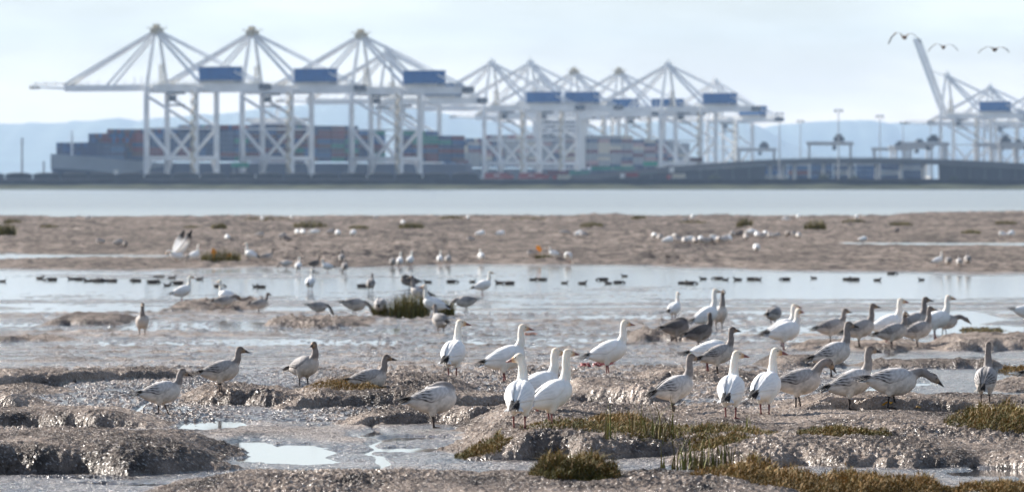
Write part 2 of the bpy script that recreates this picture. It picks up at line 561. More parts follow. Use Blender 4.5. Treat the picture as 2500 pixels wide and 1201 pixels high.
    # coarser ribs and clods out on the far bank
    n6 = N.new('ShaderNodeTexNoise'); n6.inputs['Scale'].default_value = 1.6; n6.inputs['Detail'].default_value = 5; n6.inputs['Roughness'].default_value = 0.7
    L.new(ge.outputs['Position'], n6.inputs['Vector'])
    spo = N.new('ShaderNodeSeparateXYZ'); L.new(ge.outputs['Position'], spo.inputs[0])
    f6 = N.new('ShaderNodeMapRange'); f6.inputs['From Min'].default_value = 120; f6.inputs['From Max'].default_value = 320; f6.inputs['To Max'].default_value = 0.9
    L.new(spo.outputs['Y'], f6.inputs['Value'])
    br = N.new('ShaderNodeBump'); br.inputs['Distance'].default_value = 0.55
    L.new(f6.outputs['Result'], br.inputs['Strength']); L.new(n6.outputs['Fac'], br.inputs['Height']); L.new(bq.outputs['Normal'], br.inputs['Normal'])
    # drier bank mud: matt body with scattered wet glints, blended into the wet film of the flats
    df = N.new('ShaderNodeBsdfDiffuse'); df.inputs['Roughness'].default_value = 0.4
    L.new(ml2.outputs['Result'], df.inputs['Color']); L.new(br.outputs['Normal'], df.inputs['Normal'])
    gl = N.new('ShaderNodeBsdfGlossy'); gl.inputs['Roughness'].default_value = 0.30
    gl.inputs['Color'].default_value = (0.95, 0.93, 0.92, 1)
    L.new(bq.outputs['Normal'], gl.inputs['Normal'])
    gf = N.new('ShaderNodeMapRange'); gf.inputs['To Min'].default_value = 0.035; gf.inputs['To Max'].default_value = 0.26
    L.new(r4.outputs['Result'], gf.inputs['Value'])
    ms1 = N.new('ShaderNodeMixShader'); L.new(gf.outputs['Result'], ms1.inputs[0]); L.new(df.outputs[0], ms1.inputs[1]); L.new(gl.outputs[0], ms1.inputs[2])
    wf = N.new('ShaderNodeMapRange'); wf.inputs['From Min'].default_value = 0.12; wf.inputs['From Max'].default_value = 0.55
    L.new(sp.outputs['Red'], wf.inputs['Value'])
    ms2 = N.new('ShaderNodeMixShader'); L.new(wf.outputs['Result'], ms2.inputs[0]); L.new(ms1.outputs[0], ms2.inputs[1]); L.new(b.outputs[0], ms2.inputs[2])
    L.new(ms2.outputs[0], N['Material Output'].inputs['Surface'])
    o = mesh_obj('mudflat', me, m)
    tag(o, 'wet brown tidal mudflat with trampled clods and low banks', 'mudflat', kind='structure')
    return o

build_mud()

# sea bed under everything and the water sheet (pools are where the mud dips below it)
def sheet(name, xs, ys, zf, m):
    bm = bmesh.new()
    rows = [[bm.verts.new((x, y, zf(y))) for x in xs] for y in ys]
    for a, b in zip(rows, rows[1:]):
        for i in range(len(xs) - 1):
            bm.faces.new((a[i], a[i + 1], b[i + 1], b[i]))
    return bm_obj(name, bm, m, smooth=True)

def water_mat():
    m = bpy.data.materials.new('tidal_water')
    m.use_nodes = True
    nt = m.node_tree; N = nt.nodes; L = nt.links
    b = N['Principled BSDF']
    b.inputs['Base Color'].default_value = (0.035, 0.036, 0.038, 1)
    b.inputs['IOR'].default_value = 1.333
    ge = N.new('ShaderNodeNewGeometry')
    sp = N.new('ShaderNodeSeparateXYZ'); L.new(ge.outputs['Position'], sp.inputs[0])
    mr = N.new('ShaderNodeMapRange')
    mr.inputs['From Min'].default_value = 120; mr.inputs['From Max'].default_value = 1100
    mr.inputs['To Min'].default_value = 0.045; mr.inputs['To Max'].default_value = 0.20
    L.new(sp.outputs['Y'], mr.inputs['Value'])
    L.new(mr.outputs['Result'], b.inputs['Roughness'])
    # long wind ripples: stronger on the open sea, patchy on the channel
    mp_ = N.new('ShaderNodeMapping'); mp_.inputs['Scale'].default_value = (1.0, 0.35, 1.0)
    L.new(ge.outputs['Position'], mp_.inputs['Vector'])
    n1 = N.new('ShaderNodeTexNoise'); n1.inputs['Scale'].default_value = 2.2; n1.inputs['Detail'].default_value = 6
    L.new(mp_.outputs['Vector'], n1.inputs['Vector'])
    n2 = N.new('ShaderNodeTexNoise'); n2.inputs['Scale'].default_value = 0.09; n2.inputs['Detail'].default_value = 3
    L.new(mp_.outputs['Vector'], n2.inputs['Vector'])
    r2 = N.new('ShaderNodeMapRange'); r2.inputs['From Min'].default_value = 0.45; r2.inputs['From Max'].default_value = 0.62
    L.new(n2.outputs['Fac'], r2.inputs['Value'])
    ms = N.new('ShaderNodeMapRange')
    ms.inputs['From Min'].default_value = 150; ms.inputs['From Max'].default_value = 900
    ms.inputs['To Min'].default_value = 0.05; ms.inputs['To Max'].default_value = 0.42
    L.new(sp.outputs['Y'], ms.inputs['Value'])
    ml = N.new('ShaderNodeMath'); ml.operation = 'MULTIPLY'
    L.new(ms.outputs['Result'], ml.inputs[0])
    ma = N.new('ShaderNodeMath'); ma.operation = 'MULTIPLY_ADD'; ma.inputs[1].default_value = 0.7; ma.inputs[2].default_value = 0.3
    L.new(r2.outputs['Result'], ma.inputs[0]); L.new(ma.outputs[0], ml.inputs[1])
    bp = N.new('ShaderNodeBump'); bp.inputs['Distance'].default_value = 0.05
    L.new(ml.outputs[0], bp.inputs['Strength'])
    L.new(n1.outputs['Fac'], bp.inputs['Height'])
    L.new(bp.outputs['Normal'], b.inputs['Normal'])
    return m

WX = [-12000, -3000, -1000, -400, -150, -60, -25, -10, 0, 10, 25, 60, 150, 400, 1000, 3000, 12000]
WY = [-40, 20, 50, 70, 80, 90] + list(np.linspace(92, 152, 25)) + [170, 200, 300, 500, 800, 1200, 2000, 3200, 4540, 6000, 9000, 16000, 34500]
tag(sheet('sea_water', WX, WY, lambda y: float(water_z(np.float64(y))), water_mat()),
    'pale calm sea and shallow tidal water between mudbanks', 'water', kind='structure')
tag(sheet('ground', WX, WY, lambda y: float(water_z(np.float64(y))) - 0.6, mat('seabed', (0.07, 0.06, 0.055), 0.8, noise=(0.5, 0.3))),
    'muddy sea bed under the shallow water', 'ground', kind='structure')

# ================================================================== far shore and terminal
def wp(px, py, d):
    """world point at depth d seen at a photo pixel"""
    return Vector(((px - 1250) / F * d, d, HC - (py - YH) / F * d))

# ---- hills
def hill(name, prof, d, thick, color, label):
    bm = bmesh.new()
    xs = np.linspace(prof[0][0], prof[-1][0], 260)
    ys = np.interp(xs, [p[0] for p in prof], [p[1] for p in prof])
    ys = ys + 5.0 * fbm(xs * 0.011, xs * 0, 5 + len(name), 4) + 1.5 * fbm(xs * 0.09, xs * 0, 9, 2)
    rows = []
    for k, (t, g) in enumerate(((0.0, 0.0), (0.25, 0.42), (0.55, 0.80), (0.8, 0.96), (1.0, 1.0), (1.25, 0.7))):
        row = []
        for x, y in zip(xs, ys):
            top = HC + (YH - y) / F * (d + thick)
            X = (x - 1250) / F * (d + thick)
            n = 1 + 0.10 * float(fbm(np.float64(x * 0.02 + k), np.float64(k * 3.1), 77, 3)) * (1 if 0 < k < 4 else 0)
            z = -1.0 + (top + 1.0) * g * n
            row.append(bm.verts.new((X, d + thick * t, min(z, top))))
        rows.append(row)
    for a, b in zip(rows, rows[1:]):
        for i in range(len(xs) - 1):
            bm.faces.new((a[i], a[i + 1], b[i + 1], b[i]))
    o = bm_obj(name, bm, mat(name + '_forest', color, 0.9, noise=(0.005, 0.35)), smooth=True)
    return tag(o, label, 'hill', kind='structure')

hill('hills', [(-1200, 330), (-500, 318), (0, 301), (150, 298), (280, 291), (345, 296), (365, 291), (520, 278), (640, 266), (760, 256), (860, 254),
               (960, 262), (1060, 274), (1180, 292), (1280, 306), (1400, 312), (1560, 300), (1690, 290), (1760, 293), (1810, 301), (1860, 316), (1905, 338),
               (1960, 365), (2050, 395), (2150, 425), (2250, 450)], 28000, 2600, (0.05, 0.075, 0.05), 'blue forested hills across the strait')
hill('far_hills', [(1500, 430), (1650, 380), (1780, 330), (1900, 306), (2000, 300), (2120, 296), (2240, 301), (2350, 298), (2500, 300), (2900, 306), (3700, 330)],
     32000, 1200, (0.05, 0.075, 0.055), 'palest distant ridge at the horizon')

# ---- shore embankment (grass foot, stony crest) along the whole frame
def shore():
    d0 = 4540.0
    xs = np.linspace(-1500, 1500, 700)
    bm = bmesh.new()
    prof = [(0, -0.8), (6, -0.2), (14, 0.7), (24, 1.5), (30, 2.2), (31.2, 3.6), (32.4, 4.9), (36, 5.0), (40, 3.9), (130, 3.9)]
    rows = []
    for k, (t, z) in enumerate(prof):
        w = 0.9 if 1 < k < 6 else 0.0
        rows.append([bm.verts.new((x, d0 + t + 3 * float(fbm(np.float64(x * 0.02), np.float64(k), 3, 2)) * (k < 6), z + w * float(fbm(np.float64(x * 0.12), np.float64(k * 7.7), 6, 3)))) for x in xs])
    for k, (a, b) in enumerate(zip(rows, rows[1:])):
        for i in range(len(xs) - 1):
            f = bm.faces.new((a[i], a[i + 1], b[i + 1], b[i]))
            f.material_index = 0 if k < 4 else 1
    g = mat('shore_grass', (0.04, 0.046, 0.026), 0.9, spec=.05, noise=(0.05, 0.55))
    s = mat('shore_rock', (0.02, 0.022, 0.03), 0.9, spec=.05, noise=(0.2, 0.4))
    tag(bm_obj('shore_embankment', bm, [g, s], smooth=True), 'long low causeway bank of rough grass and rock', 'embankment', kind='structure')
shore()

bm = bmesh.new()
box(bm, (0, 6860, 1.5), (3000, 4400, 6.6))
tag(bm_obj('terminal_ground', bm, mat('terminal_asphalt', (0.10, 0.10, 0.10), 0.9, noise=(0.03, 0.2))), 'flat paved container terminal apron', 'ground', kind='structure')
ZT = 4.8

# ---- train
TD = 4600.0
ZR = 3.95
m_gond = mat('gondola_black', (0.03, 0.033, 0.045), 0.7, spec=.1, noise=(0.6, 0.3))
m_coal = mat('coal', (0.02, 0.02, 0.022), 0.7, noise=(2, 0.4))
m_steel = mat('dark_steel', (0.06, 0.06, 0.065), 0.5)
def make_gondola():
    r = empty('coal_car')
    bm = bmesh.new()
    box(bm, (0, 0, 2.35), (14.4, 3.0, 2.8))
    for x in np.linspace(-6, 6, 9):
        box(bm, (x, -1.56, 2.35), (0.25, 0.14, 2.6)); box(bm, (x, 1.56, 2.35), (0.25, 0.14, 2.6))
    bm_obj('car_body', bm, m_gond, r)
    bm = bmesh.new()
    tube(bm, [(-6.6, 0, 3.5), (-5, 0, 3.75), (-2, 0, 3.9), (2, 0, 3.9), (5, 0, 3.75), (6.6, 0, 3.5)], [(1.3, .2), (1.4, .5), (1.4, .62), (1.4, .62), (1.4, .5), (1.3, .2)], 8)
    bm_obj('coal_load', bm, m_coal, r)
    for s in (-1, 1):
        bm = bmesh.new()
        box(bm, (s * 4.9, 0, 0.6), (2.6, 2.2, 0.5))
        for dx in (-.85, .85):
            tube(bm, [(s * 4.9 + dx, -1.1, .45), (s * 4.9 + dx, 1.1, .45)], [.45, .45], 10)
        bm_obj('bogie', bm, m_steel, r)
    return r
gon = make_gondola()
n_car = 19
for i in range(n_car):
    o = gon if i == 0 else copy_tree(gon)
    px = -90 + i * 68
    o.location = wp(px, 450, TD); o.location.z = ZR
    words_ = ['first', 'second', 'third', 'fourth', 'fifth', 'sixth', 'seventh', 'eighth', 'ninth', 'tenth', 'eleventh', 'twelfth', 'thirteenth', 'fourteenth', 'fifteenth', 'sixteenth', 'seventeenth', 'eighteenth', 'nineteenth']
    tag(o, 'black coal car on the causeway, %s ahead of the red locomotives counting leftward' % words_[n_car - 1 - i], 'train car', 'coal cars of the train')

m_red = mat('locomotive_red', (0.33, 0.045, 0.045), 0.45, noise=(0.4, 0.2))
m_whitep = mat('white_paint', (0.78, 0.78, 0.76), 0.5)
m_glass_d = mat('dark_glass', (0.03, 0.035, 0.04), 0.15)
def make_loco():
    r = empty('locomotive')
    bm = bmesh.new()
    box(bm, (0, 0, 1.5), (17.0, 2.9, 0.5)); box(bm, (-1.5, 0, 3.05), (12.0, 2.2, 2.6)); box(bm, (7.4, 0, 2.5), (1.8, 2.0, 1.5))
    bm_obj('hood', bm, m_red, r)
    bm = bmesh.new(); box(bm, (5.5, 0, 3.1), (2.2, 2.9, 2.7))
    cb = bm_obj('cab', bm, m_red, r)
    bm = bmesh.new(); box(bm, (5.5, -1.47, 3.7), (1.5, 0.06, 0.8)); bm_obj('window', bm, m_glass_d, cb)
    bm = bmesh.new(); box(bm, (-1.0, -1.13, 3.0), (3.0, 0.05, 0.6)); bm_obj('lettering_panel', bm, m_whitep, r)
    for s in (-1, 1):
        bm = bmesh.new()
        box(bm, (s * 5.6, 0, 0.7), (3.8, 2.2, 0.5))
        for dx in (-1.4, 0, 1.4):
            tube(bm, [(s * 5.6 + dx, -1.1, .5), (s * 5.6 + dx, 1.1, .5)], [.5, .5], 10)
        bm_obj('bogie', bm, m_steel, r)
    return r
loco = make_loco()
loco.location = wp(1212, 450, TD); loco.location.z = ZR
loco.location.x = gon.location.x + 0
l2 = copy_tree(loco)
for o, px, lb in ((loco, 1212 + 5, 'dull red locomotive coupled to the coal cars'), (l2, 1217 + 84, 'leading dull red locomotive at the end of the train')):
    o.location = wp(px, 450, TD); o.location.z = ZR
    tag(o, lb, 'locomotive', 'locomotives of the coal train')

# ---- ship to shore cranes
m_cw = mat('crane_white', (0.80, 0.80, 0.79), 0.5, noise=(0.15, 0.12))
m_cy = mat('crane_platform_yellow', (0.46, 0.39, 0.25), 0.6)
m_cb = mat('machinery_house_blue', (0.003, 0.105, 0.33), 0.6, spec=.1, noise=(0.2, 0.15))
m_cd = mat('crane_cab_dark', (0.05, 0.06, 0.08), 0.4)
m_logo = mat('pale_lettering', (0.55, 0.60, 0.66), 0.6)

def crane_part(name, fn, m, root, parent=None):
    bm = bmesh.new(); fn(bm)
    return bm_obj(name, bm, m, parent or root)

GA = 36.0   # rail gauge
HV = 9.3    # half width along the rail
ZG = 49.6   # girder underside above rail
def make_crane(kind='wide', boom_up=False):
    r = empty('container_crane')
    for u in (0, -GA):
        for v in (-HV, HV):
            crane_part('leg', lambda bm: (beam(bm, (u, v, 1.2), (u, v, 12), 2.4, 2.4), beam(bm, (u, v, 12), (u, v, ZG), 2.2, 2.2)), m_cw, r)
    for v in (-HV, HV):
        crane_part('portal_beam', lambda bm: (box(bm, (-GA / 2, v, 12.2), (GA - 1.9, 1.5, 2.3)),
                                              beam(bm, (-0.6, v, 3.5), (-3.6, v, 11.4), 1.1), beam(bm, (-GA + .6, v, 3.5), (-GA + 3.6, v, 11.4), 1.1)), m_cw, r)
        crane_part('tie_beam', lambda bm: box(bm, (-GA / 2, v, 29.0), (GA - 1.8, 0.8, 0.9)), m_cw, r)
        crane_part('brace', lambda bm: beam(bm, (-1.2, v, 28.2), (-GA / 2 + 1, v, 13.6), 1.4), m_cw, r)
        crane_part('brace', lambda bm: beam(bm, (-GA + 1.2, v, 28.2), (-GA / 2 - 1, v, 13.6), 1.4), m_cw, r)
        crane_part('brace', lambda bm: beam(bm, (-1.0, v, ZG - 2.5), (-GA + 1.0, v, 30.2), 1.4), m_cw, r)
        crane_part('girder', lambda bm: (box(bm, (-39, v * .34, ZG + 2.4), (78, 1.5, 4.4))), m_cw, r)
    for u in (0, -GA):
        crane_part('sill_beam', lambda bm: box(bm, (u, 0, 2.2), (1.6, 2 * HV + 6, 1.8)), m_cw, r)
        crane_part('cross_beam', lambda bm: box(bm, (u, 0, ZG + 1.0), (1.9, 2 * HV + 1.5, 3.0)), m_cw, r)
        crane_part('cross_tie', lambda bm: box(bm, (u, 0, 12.2), (1.3, 2 * HV - 1.8, 1.8)), m_cw, r)
        for v in (-HV, HV):
            bm = bmesh.new()
            for du in (-1.6, 1.6):
                box(bm, (u, v + du, 0.65), (1.0, 2.6, 1.2))
            bm_obj('wheel_truck', bm, m_cd, r)
    # rail walkways and end of girder
    crane_part('walkway', lambda bm: (box(bm, (-37, 5.0, ZG + 5.4), (80, 1.0, .18)), [box(bm, (x, 5.4, ZG + 6.0), (.14, .14, 1.1)) for x in np.arange(-76, 0, 4)],
                                      box(bm, (-37, 5.4, ZG + 6.5), (80, .12, .12))), m_cy, r)
    crane_part('girder_end', lambda bm: box(bm, (-78.6, 0, ZG + 2.6), (2.4, 9, 3.4)), m_cd, r)
    za = 84.0
    for s in (-1, 1):
        crane_part('pylon_leg', lambda bm: beam(bm, (0, s * HV, ZG + 2.5), (0, s * 1.8, za), 1.6, 1.6, 1.2), m_cw, r)
        crane_part('backstay', lambda bm: beam(bm, (-.6, s * 1.8, za - .5), (-GA, s * 5.2, ZG + 4.6), 1.4), m_cw, r)
        crane_part('rear_stay', lambda bm: beam(bm, (-.8, s * 1.6, za + .3), (-74, s * 3.2, ZG + 5.0), 0.75), m_cw, r)
    def head(bm):
        if kind == 'wide':
            box(bm, (0, 0, za + .2), (5.0, 6.0, 2.6)); box(bm, (0, 0, za + 1.8), (9.5, 7.0, .35)); box(bm, (0.3, 0, za + 3.0), (4.0, 2.0, 2.1))
            for x in (-4.6, -2.3, 2.3, 4.6):
                box(bm, (x, 3.4, za + 2.6), (.18, .18, 1.3)); box(bm, (x, -3.4, za + 2.6), (.18, .18, 1.3))
        else:
            box(bm, (0, 0, za + .6), (3.4, 4.2, 3.2)); box(bm, (0, 0, za + 2.6), (1.6, 1.6, 2.0))
    crane_part('apex_head', head, m_cy if kind == 'wide' else m_cw, r)
    crane_part('beacon_mast', lambda bm: beam(bm, (0, 0, za + 2.6), (0, 0, za + 6.2), .3, .3, .12), m_cw, r)
    if not boom_up:
        for s in (-1, 1):
            crane_part('boom', lambda bm: (box(bm, (33, s * 3.16, ZG + 2.5), (64, 1.3, 3.6)), beam(bm, (65, s * 3.16, ZG + 2.5), (90, s * 3.16, ZG + 3.4), 3.2, 1.3, 1.6)), m_cw, r)
            crane_part('forestay', lambda bm: beam(bm, (.8, s * 1.6, za + .2), (66, s * 3.1, ZG + 4.4), 1.2), m_cw, r)
            crane_part('forestay', lambda bm: beam(bm, (.8, s * 1.6, za - 1.0), (34, s * 3.1, ZG + 4.3), 0.95), m_cw, r)
        crane_part('boom_tip', lambda bm: (box(bm, (90.4, 0, ZG + 3.2), (1.4, 8, 1.8)), box(bm, (72, 0, ZG + 5.0), (34, 7.4, .25))), m_cy, r)
        def posts(bm):
            for x in (8, 13, 20, 27, 40, 47, 58, 71, 79, 86):
                box(bm, (x, 3.9, ZG + 5.4), (.35, .35, 2.6 if x not in (8, 13) else 7.0))
            box(bm, (46, 3.9, ZG + 5.6), (88, .14, .14))
        crane_part('boom_railing', posts, m_cw, r)
    else:
        a = math.radians(66)
        c, s_ = math.cos(a), math.sin(a)
        for s in (-1, 1):
            crane_part('boom', lambda bm: beam(bm, (2, s * 3.16, ZG + 3), (2 + 66 * c, s * 3.16, ZG + 3 + 66 * s_), 1.3, 2.7), m_cw, r)
            crane_part('forestay', lambda bm: (beam(bm, (.8, s * 1.6, za), (2 + 40 * c, s * 3.1, ZG + 3 + 40 * s_), .35)), m_cw, r)
        crane_part('boom_tip', lambda bm: box(bm, (2 + 66.5 * c, 0, ZG + 3 + 66.5 * s_), (2.2, 8, 2.2)), m_cw, r)
    h = crane_part('machinery_house', lambda bm: box(bm, (-46.5, 0, ZG + 10.0), (24, 9.5, 7.6)), m_cb, r)
    crane_part('roof', lambda bm: box(bm, (-46.5, 0, ZG + 13.95), (24.8, 10.2, .3)), m_cw, r, h)
    crane_part('lettering', lambda bm: [box(bm, (-41.5 - 1.9 * k, -4.78, ZG + 10.3), (1.4, .06, 3.0)) for k in range(4)], m_logo, r, h)
    crane_part('house_frame', lambda bm: (box(bm, (-46.5, 3.8, ZG + 5.4), (25, .6, 1.5)), box(bm, (-46.5, -3.8, ZG + 5.4), (25, .6, 1.5))), m_cw, r)
    t = crane_part('trolley', lambda bm: box(bm, (-14, 0, ZG - .6), (7, 8.5, 1.4)), m_cd, r)
    crane_part('operator_cab', lambda bm: box(bm, (-9.5, -2.5, ZG - 3.4), (3.2, 3, 3.6)), m_cd, r, t)
    crane_part('spreader', lambda bm: (box(bm, (-15, 0, ZG - 7.5), (2.4, 12, 1.0)), [beam(bm, (-15 + a_, b_, ZG - 7), (-14 + a_, b_ * .4, ZG - 1.2), .12) for a_ in (-1, 1) for b_ in (-3, 3)]), m_cd, r, t)
    def stair(bm):
        z = 2.0
        k = 0
        while z < ZG - 2:
            y0, y1 = (HV + 1.4, HV + 4.4) if k % 2 else (HV + 4.4, HV + 1.4)
            beam(bm, (-GA - .4, y0, z), (-GA - .4, y1, z + 3), .5, .7)
            box(bm, (-GA - .4, y1, z + 3), (1.4, 1.2, .2))
            z += 3; k += 1
        beam(bm, (-GA - .4, HV + 4.9, 1), (-GA - .4, HV + 4.9, ZG), .3)
    crane_part('stair_tower', stair, m_cy, r)
    def lad(bm):
        for s in (-1.6, 0, 1.6):
            beam(bm, (-3.5 + s, 0, ZG + 4.6), (-3.5 + s, 0, ZG + 16), .4)
        for z in np.arange(6, 16, 2.5):
            box(bm, (-3.5, 0, ZG + z), (3.8, .5, .4))
    crane_part('hoist_frame', lad, m_cy, r)
    return r

YAW = math.atan2(0.6, -0.8)
wide = make_crane('wide')
slim = make_crane('slim')
up = make_crane('slim', True)
used = set()
CRANES = [
    (383, 4845, wide, 'leftmost and nearest tall white container crane, boom reaching far left'),
    (616, 4915, wide, 'second tall white container crane from the left with blue machinery house'),
    (882, 5000, wide, 'third tall white container crane, right of the nearest group'),
    (946, 5640, slim, 'smaller white crane whose peak shows just right of the third tall crane'),
    (1201, 6145, slim, 'pointed white crane, leftmost of the middle distance row'),
    (1295, 6145, slim, 'pointed white crane, second of the middle distance row'),
    (1402, 6640, wide, 'flat topped white crane, third of the middle distance row'),
    (1512, 6640, wide, 'flat topped white crane, fourth of the middle distance row'),
    (1631, 6230, slim, 'pointed white crane, fifth and tallest right of the middle row'),
    (1746, 7260, slim, 'small pointed white crane at the right end of the middle row'),
    (1321, 7000, slim, 'faint small crane peak between the pointed and flat topped cranes'),
    (2312, 6860, up, 'white crane with its boom raised steeply toward the flying birds'),
    (2417, 7700, slim, 'small pointed white crane right of the raised boom crane'),
    (2530, 8050, slim, 'faint white crane cut off by the right edge of the picture'),
]
for (px, d, proto, lb) in CRANES:
    o = proto if proto.name not in used else copy_tree(proto)
    used.add(proto.name)
    o.location = wp(px, 450, d); o.location.z = ZT
    o.rotation_euler = (0, 0, YAW)
    if px == 1746:
        o.rotation_euler = (0, 0, math.atan2(.74, -.67))
    tag(o, lb, 'crane', 'container cranes of the terminal')

# ---- container ships
BDIR = Vector((-0.8, 0.6, 0)); RDIR = Vector((0.6, 0.8, 0))
CCOL = {
    'navy': (0.035, 0.06, 0.13), 'dark blue': (0.03, 0.09, 0.22), 'maroon': (0.14, 0.035, 0.045), 'red': (0.26, 0.045, 0.045), 'grey': (0.30, 0.31, 0.32),
    'green': (0.03, 0.20, 0.15), 'brown': (0.11, 0.06, 0.06), 'cream': (0.55, 0.50, 0.40), 'pale pink': (0.42, 0.27, 0.26)}
CMATS = {k: mat('container_' + k.replace(' ', '_'), v, 0.6, spec=.1, noise=(0.5, 0.2)) for k, v in CCOL.items()}
def cont_mesh():
    bm = bmesh.new()
    box(bm, (0, 0, 1.28), (12.0, 2.36, 2.5))
    for x in (-6.0, 6.0):
        for y in (-1.17, 1.17):
            box(bm, (x, y, 1.29), (.22, .22, 2.57))
    for y in (-1.19, 1.19):
        for x in np.linspace(-5, 5, 5):
            box(bm, (x, y, 1.28), (.5, .05, 2.2))
    me = bpy.data.meshes.new('container'); bm.to_mesh(me); bm.free()
    return me
_cm = cont_mesh()
CME = {}
for k in CMATS:
    c = _cm.copy(); c.materials.append(CMATS[k]); CME[k] = c
n_cont = 0
def where_on_ship(t, ti, tiers, ship):
    tier = 'bottom tier' if ti == 0 else ('top tier' if ti == tiers - 1 else 'tier %s' % ['', 'two', 'three', 'four', 'five', 'six', 'seven', 'eight', 'nine'][ti])
    if ship == 1:
        reg = 'left of the nearest crane' if t < 70 else 'behind the nearest crane' if t < 150 else 'behind the second tall crane' if t < 235 else 'behind the third tall crane'
        return '%s shipping container, ' + tier + ', dark blue ship, ' + reg
    reg = 'left of its white bridge' if t < 170 else 'right of its white bridge'
    return '%s shipping container, ' + tier + ', white bridged ship, ' + reg
def container(origin, t, b, z, col, lb, grp, rot):
    global n_cont
    o = bpy.data.objects.new('shipping_container', CME[col])
    p = origin + RDIR * t + BDIR * b
    o.location = (p.x, p.y, z)
    o.rotation_euler = (0, 0, rot)
    link(o); n_cont += 1
    return tag(o, lb % col, 'container', grp)

def make_ship(origin, L, beam_w, hull_cols, deck, label):
    """origin at the bow on the water, hull runs along RDIR; local -x is aft"""
    r = empty('container_ship', origin, math.atan2(-RDIR.y, -RDIR.x))
    bm = bmesh.new()
    secs = [(0, .02), (-8, .30), (-20, .62), (-40, .90), (-70, 1.0), (-L * .6, 1.0), (-L + 30, 1.0), (-L + 8, .93), (-L, .86)]
    rings = []
    for (x, w) in secs:
        hw = beam_w / 2
        fl = max(0.0, 1 - abs(x) / 60)
        dz = deck + 5 * fl
        pts = [(x - 9 * fl, w * hw * (1 - .55 * fl), -1), (x - 3 * fl, w * hw * (1 - .25 * fl), deck * .45), (x, w * hw, dz - 6.0 * (fl > 0) - 2), (x, w * hw, dz)]
        rings.append([bm.verts.new((p[0], -p[1], p[2])) for p in pts] + [bm.verts.new(p) for p in pts[::-1]])
    for a, b in zip(rings, rings[1:]):
        for k in range(len(a) - 1):
            f = bm.faces.new((a[k], b[k], b[k + 1], a[k + 1]))
            f.material_index = 1 if (k in (2, 4) and a[0].co.x > -45) else 0
    bm.faces.new(rings[-1]); bm.faces.new(rings[0][::-1])
    bm_obj('hull', bm, [mat('hull_' + hull_cols[0], hull_cols[1], .5, noise=(.05, .2)), mat('hull_upper_' + hull_cols[0], hull_cols[2], .5, noise=(.05, .15))], r)
    tag(r, label, 'ship')
    return r

C1 = wp(383, 450, 4845); C1.z = -0.65
bow1 = C1 + BDIR * 31 + RDIR * -56
ship1 = make_ship(bow1, 366, 48, ('navy', (0.025, 0.05, 0.11), (0.22, 0.26, 0.31)), 15.0, 'long dark blue container ship moored behind the three tallest cranes')
bm = bmesh.new(); beam(bm, (-18, 0, 14), (-18, 0, 33), 1.1, 1.1, .6); box(bm, (-18, 0, 29), (.4, 3.4, .4)); bm_obj('foremast', bm, m_cw, ship1)
def bridge(sh, x, w, z0, z1, mlev):
    bm = bmesh.new(); box(bm, (x, 0, (z0 + z1) / 2), (13, w, z1 - z0)); wall = bm_obj('superstructure', bm, m_whitep, sh)
    for k in range(mlev):
        bm = bmesh.new(); box(bm, (x + 6.53, 0, z1 - 2 - 3 * k), (.08, w * .9, 1.1)); bm_obj('window', bm, m_glass_d, wall)
    bm = bmesh.new(); box(bm, (x, 0, z1 + 1.3), (9, w + 10, 2.4)); bm_obj('bridge_deck', bm, m_whitep, sh)
    bm = bmesh.new(); beam(bm, (x, 0, z1 + 2), (x, 0, z1 + 10), 1.2, 1.2, .4); box(bm, (x, 0, z1 + 6), (.6, 6, .5)); box(bm, (x, 0, z1 + 8), (.5, 3.6, .5)); bm_obj('radar_mast', bm, m_cw, sh)
bridge(ship1, -205, 30, 14, 39, 4)
def funnel(sh, x, z0):
    bm = bmesh.new(); box(bm, (x, 0, z0 + 8), (9, 10, 16)); bm_obj('funnel', bm, CMATS['dark blue'], sh)
funnel(ship1, -296, 18)

rr = random.Random(5)
INNER = []
def stack_ship(origin, bays, deck, pal, name, grp, L):
    """bays: list of (first t, rows across, tiers); only faces that can be seen are built"""
    prev = 0
    for (t, rows, tiers, pl) in bays:
        for ti in range(tiers):
            z = deck + ti * 2.62
            for ro in range(rows):
                b = (ro - (rows - 1) / 2) * 2.5 if rows in (9, 12) else -21.0 + ro * 2.5
                if ro == 0 or ti >= prev or (rows == 14 and ro < 4):
                    if ro > 0 or n_cont >= 244:
                        q = origin + RDIR * t + BDIR * b
                        INNER.append((q.x, q.y, z, rr.choice(pl)))
                        continue
                    container(origin, t, b, z, rr.choice(pl), where_on_ship(t, ti, tiers, 1 if 'dark' in grp else 2), grp, math.atan2(RDIR.y, RDIR.x))
        prev = tiers
dk = ['navy', 'navy', 'dark blue', 'navy']
rd = ['maroon', 'navy', 'navy', 'maroon', 'dark blue', 'brown']
mxp = ['navy', 'navy', 'dark blue', 'maroon', 'navy', 'brown', 'green', 'maroon']
gy = ['grey', 'grey', 'pale pink', 'cream', 'grey', 'maroon', 'navy']
bays = []
tiers = [4, 4, 6, 6, 7, 7, 7, 7, 7, 8, 8, 8, 8, 7, 8, 8, 8, 8, 7, 7, 0, 7, 7, 7, 6, 6]
for i, n in enumerate(tiers):
    if n:
        bays.append((28 + i * 12.9, 12 if i < 2 else (14 if i == 2 else (17 if i in (4, 9, 14) else 2)), n, dk if i < 2 else (rd if i < 5 else (dk + rd[:2] if i < 9 else mxp))))
stack_ship(Vector((bow1.x, bow1.y, 0)), bays, 15.4, None, '%s shipping container stacked on the dark blue ship', 'containers on the dark blue ship', 366)

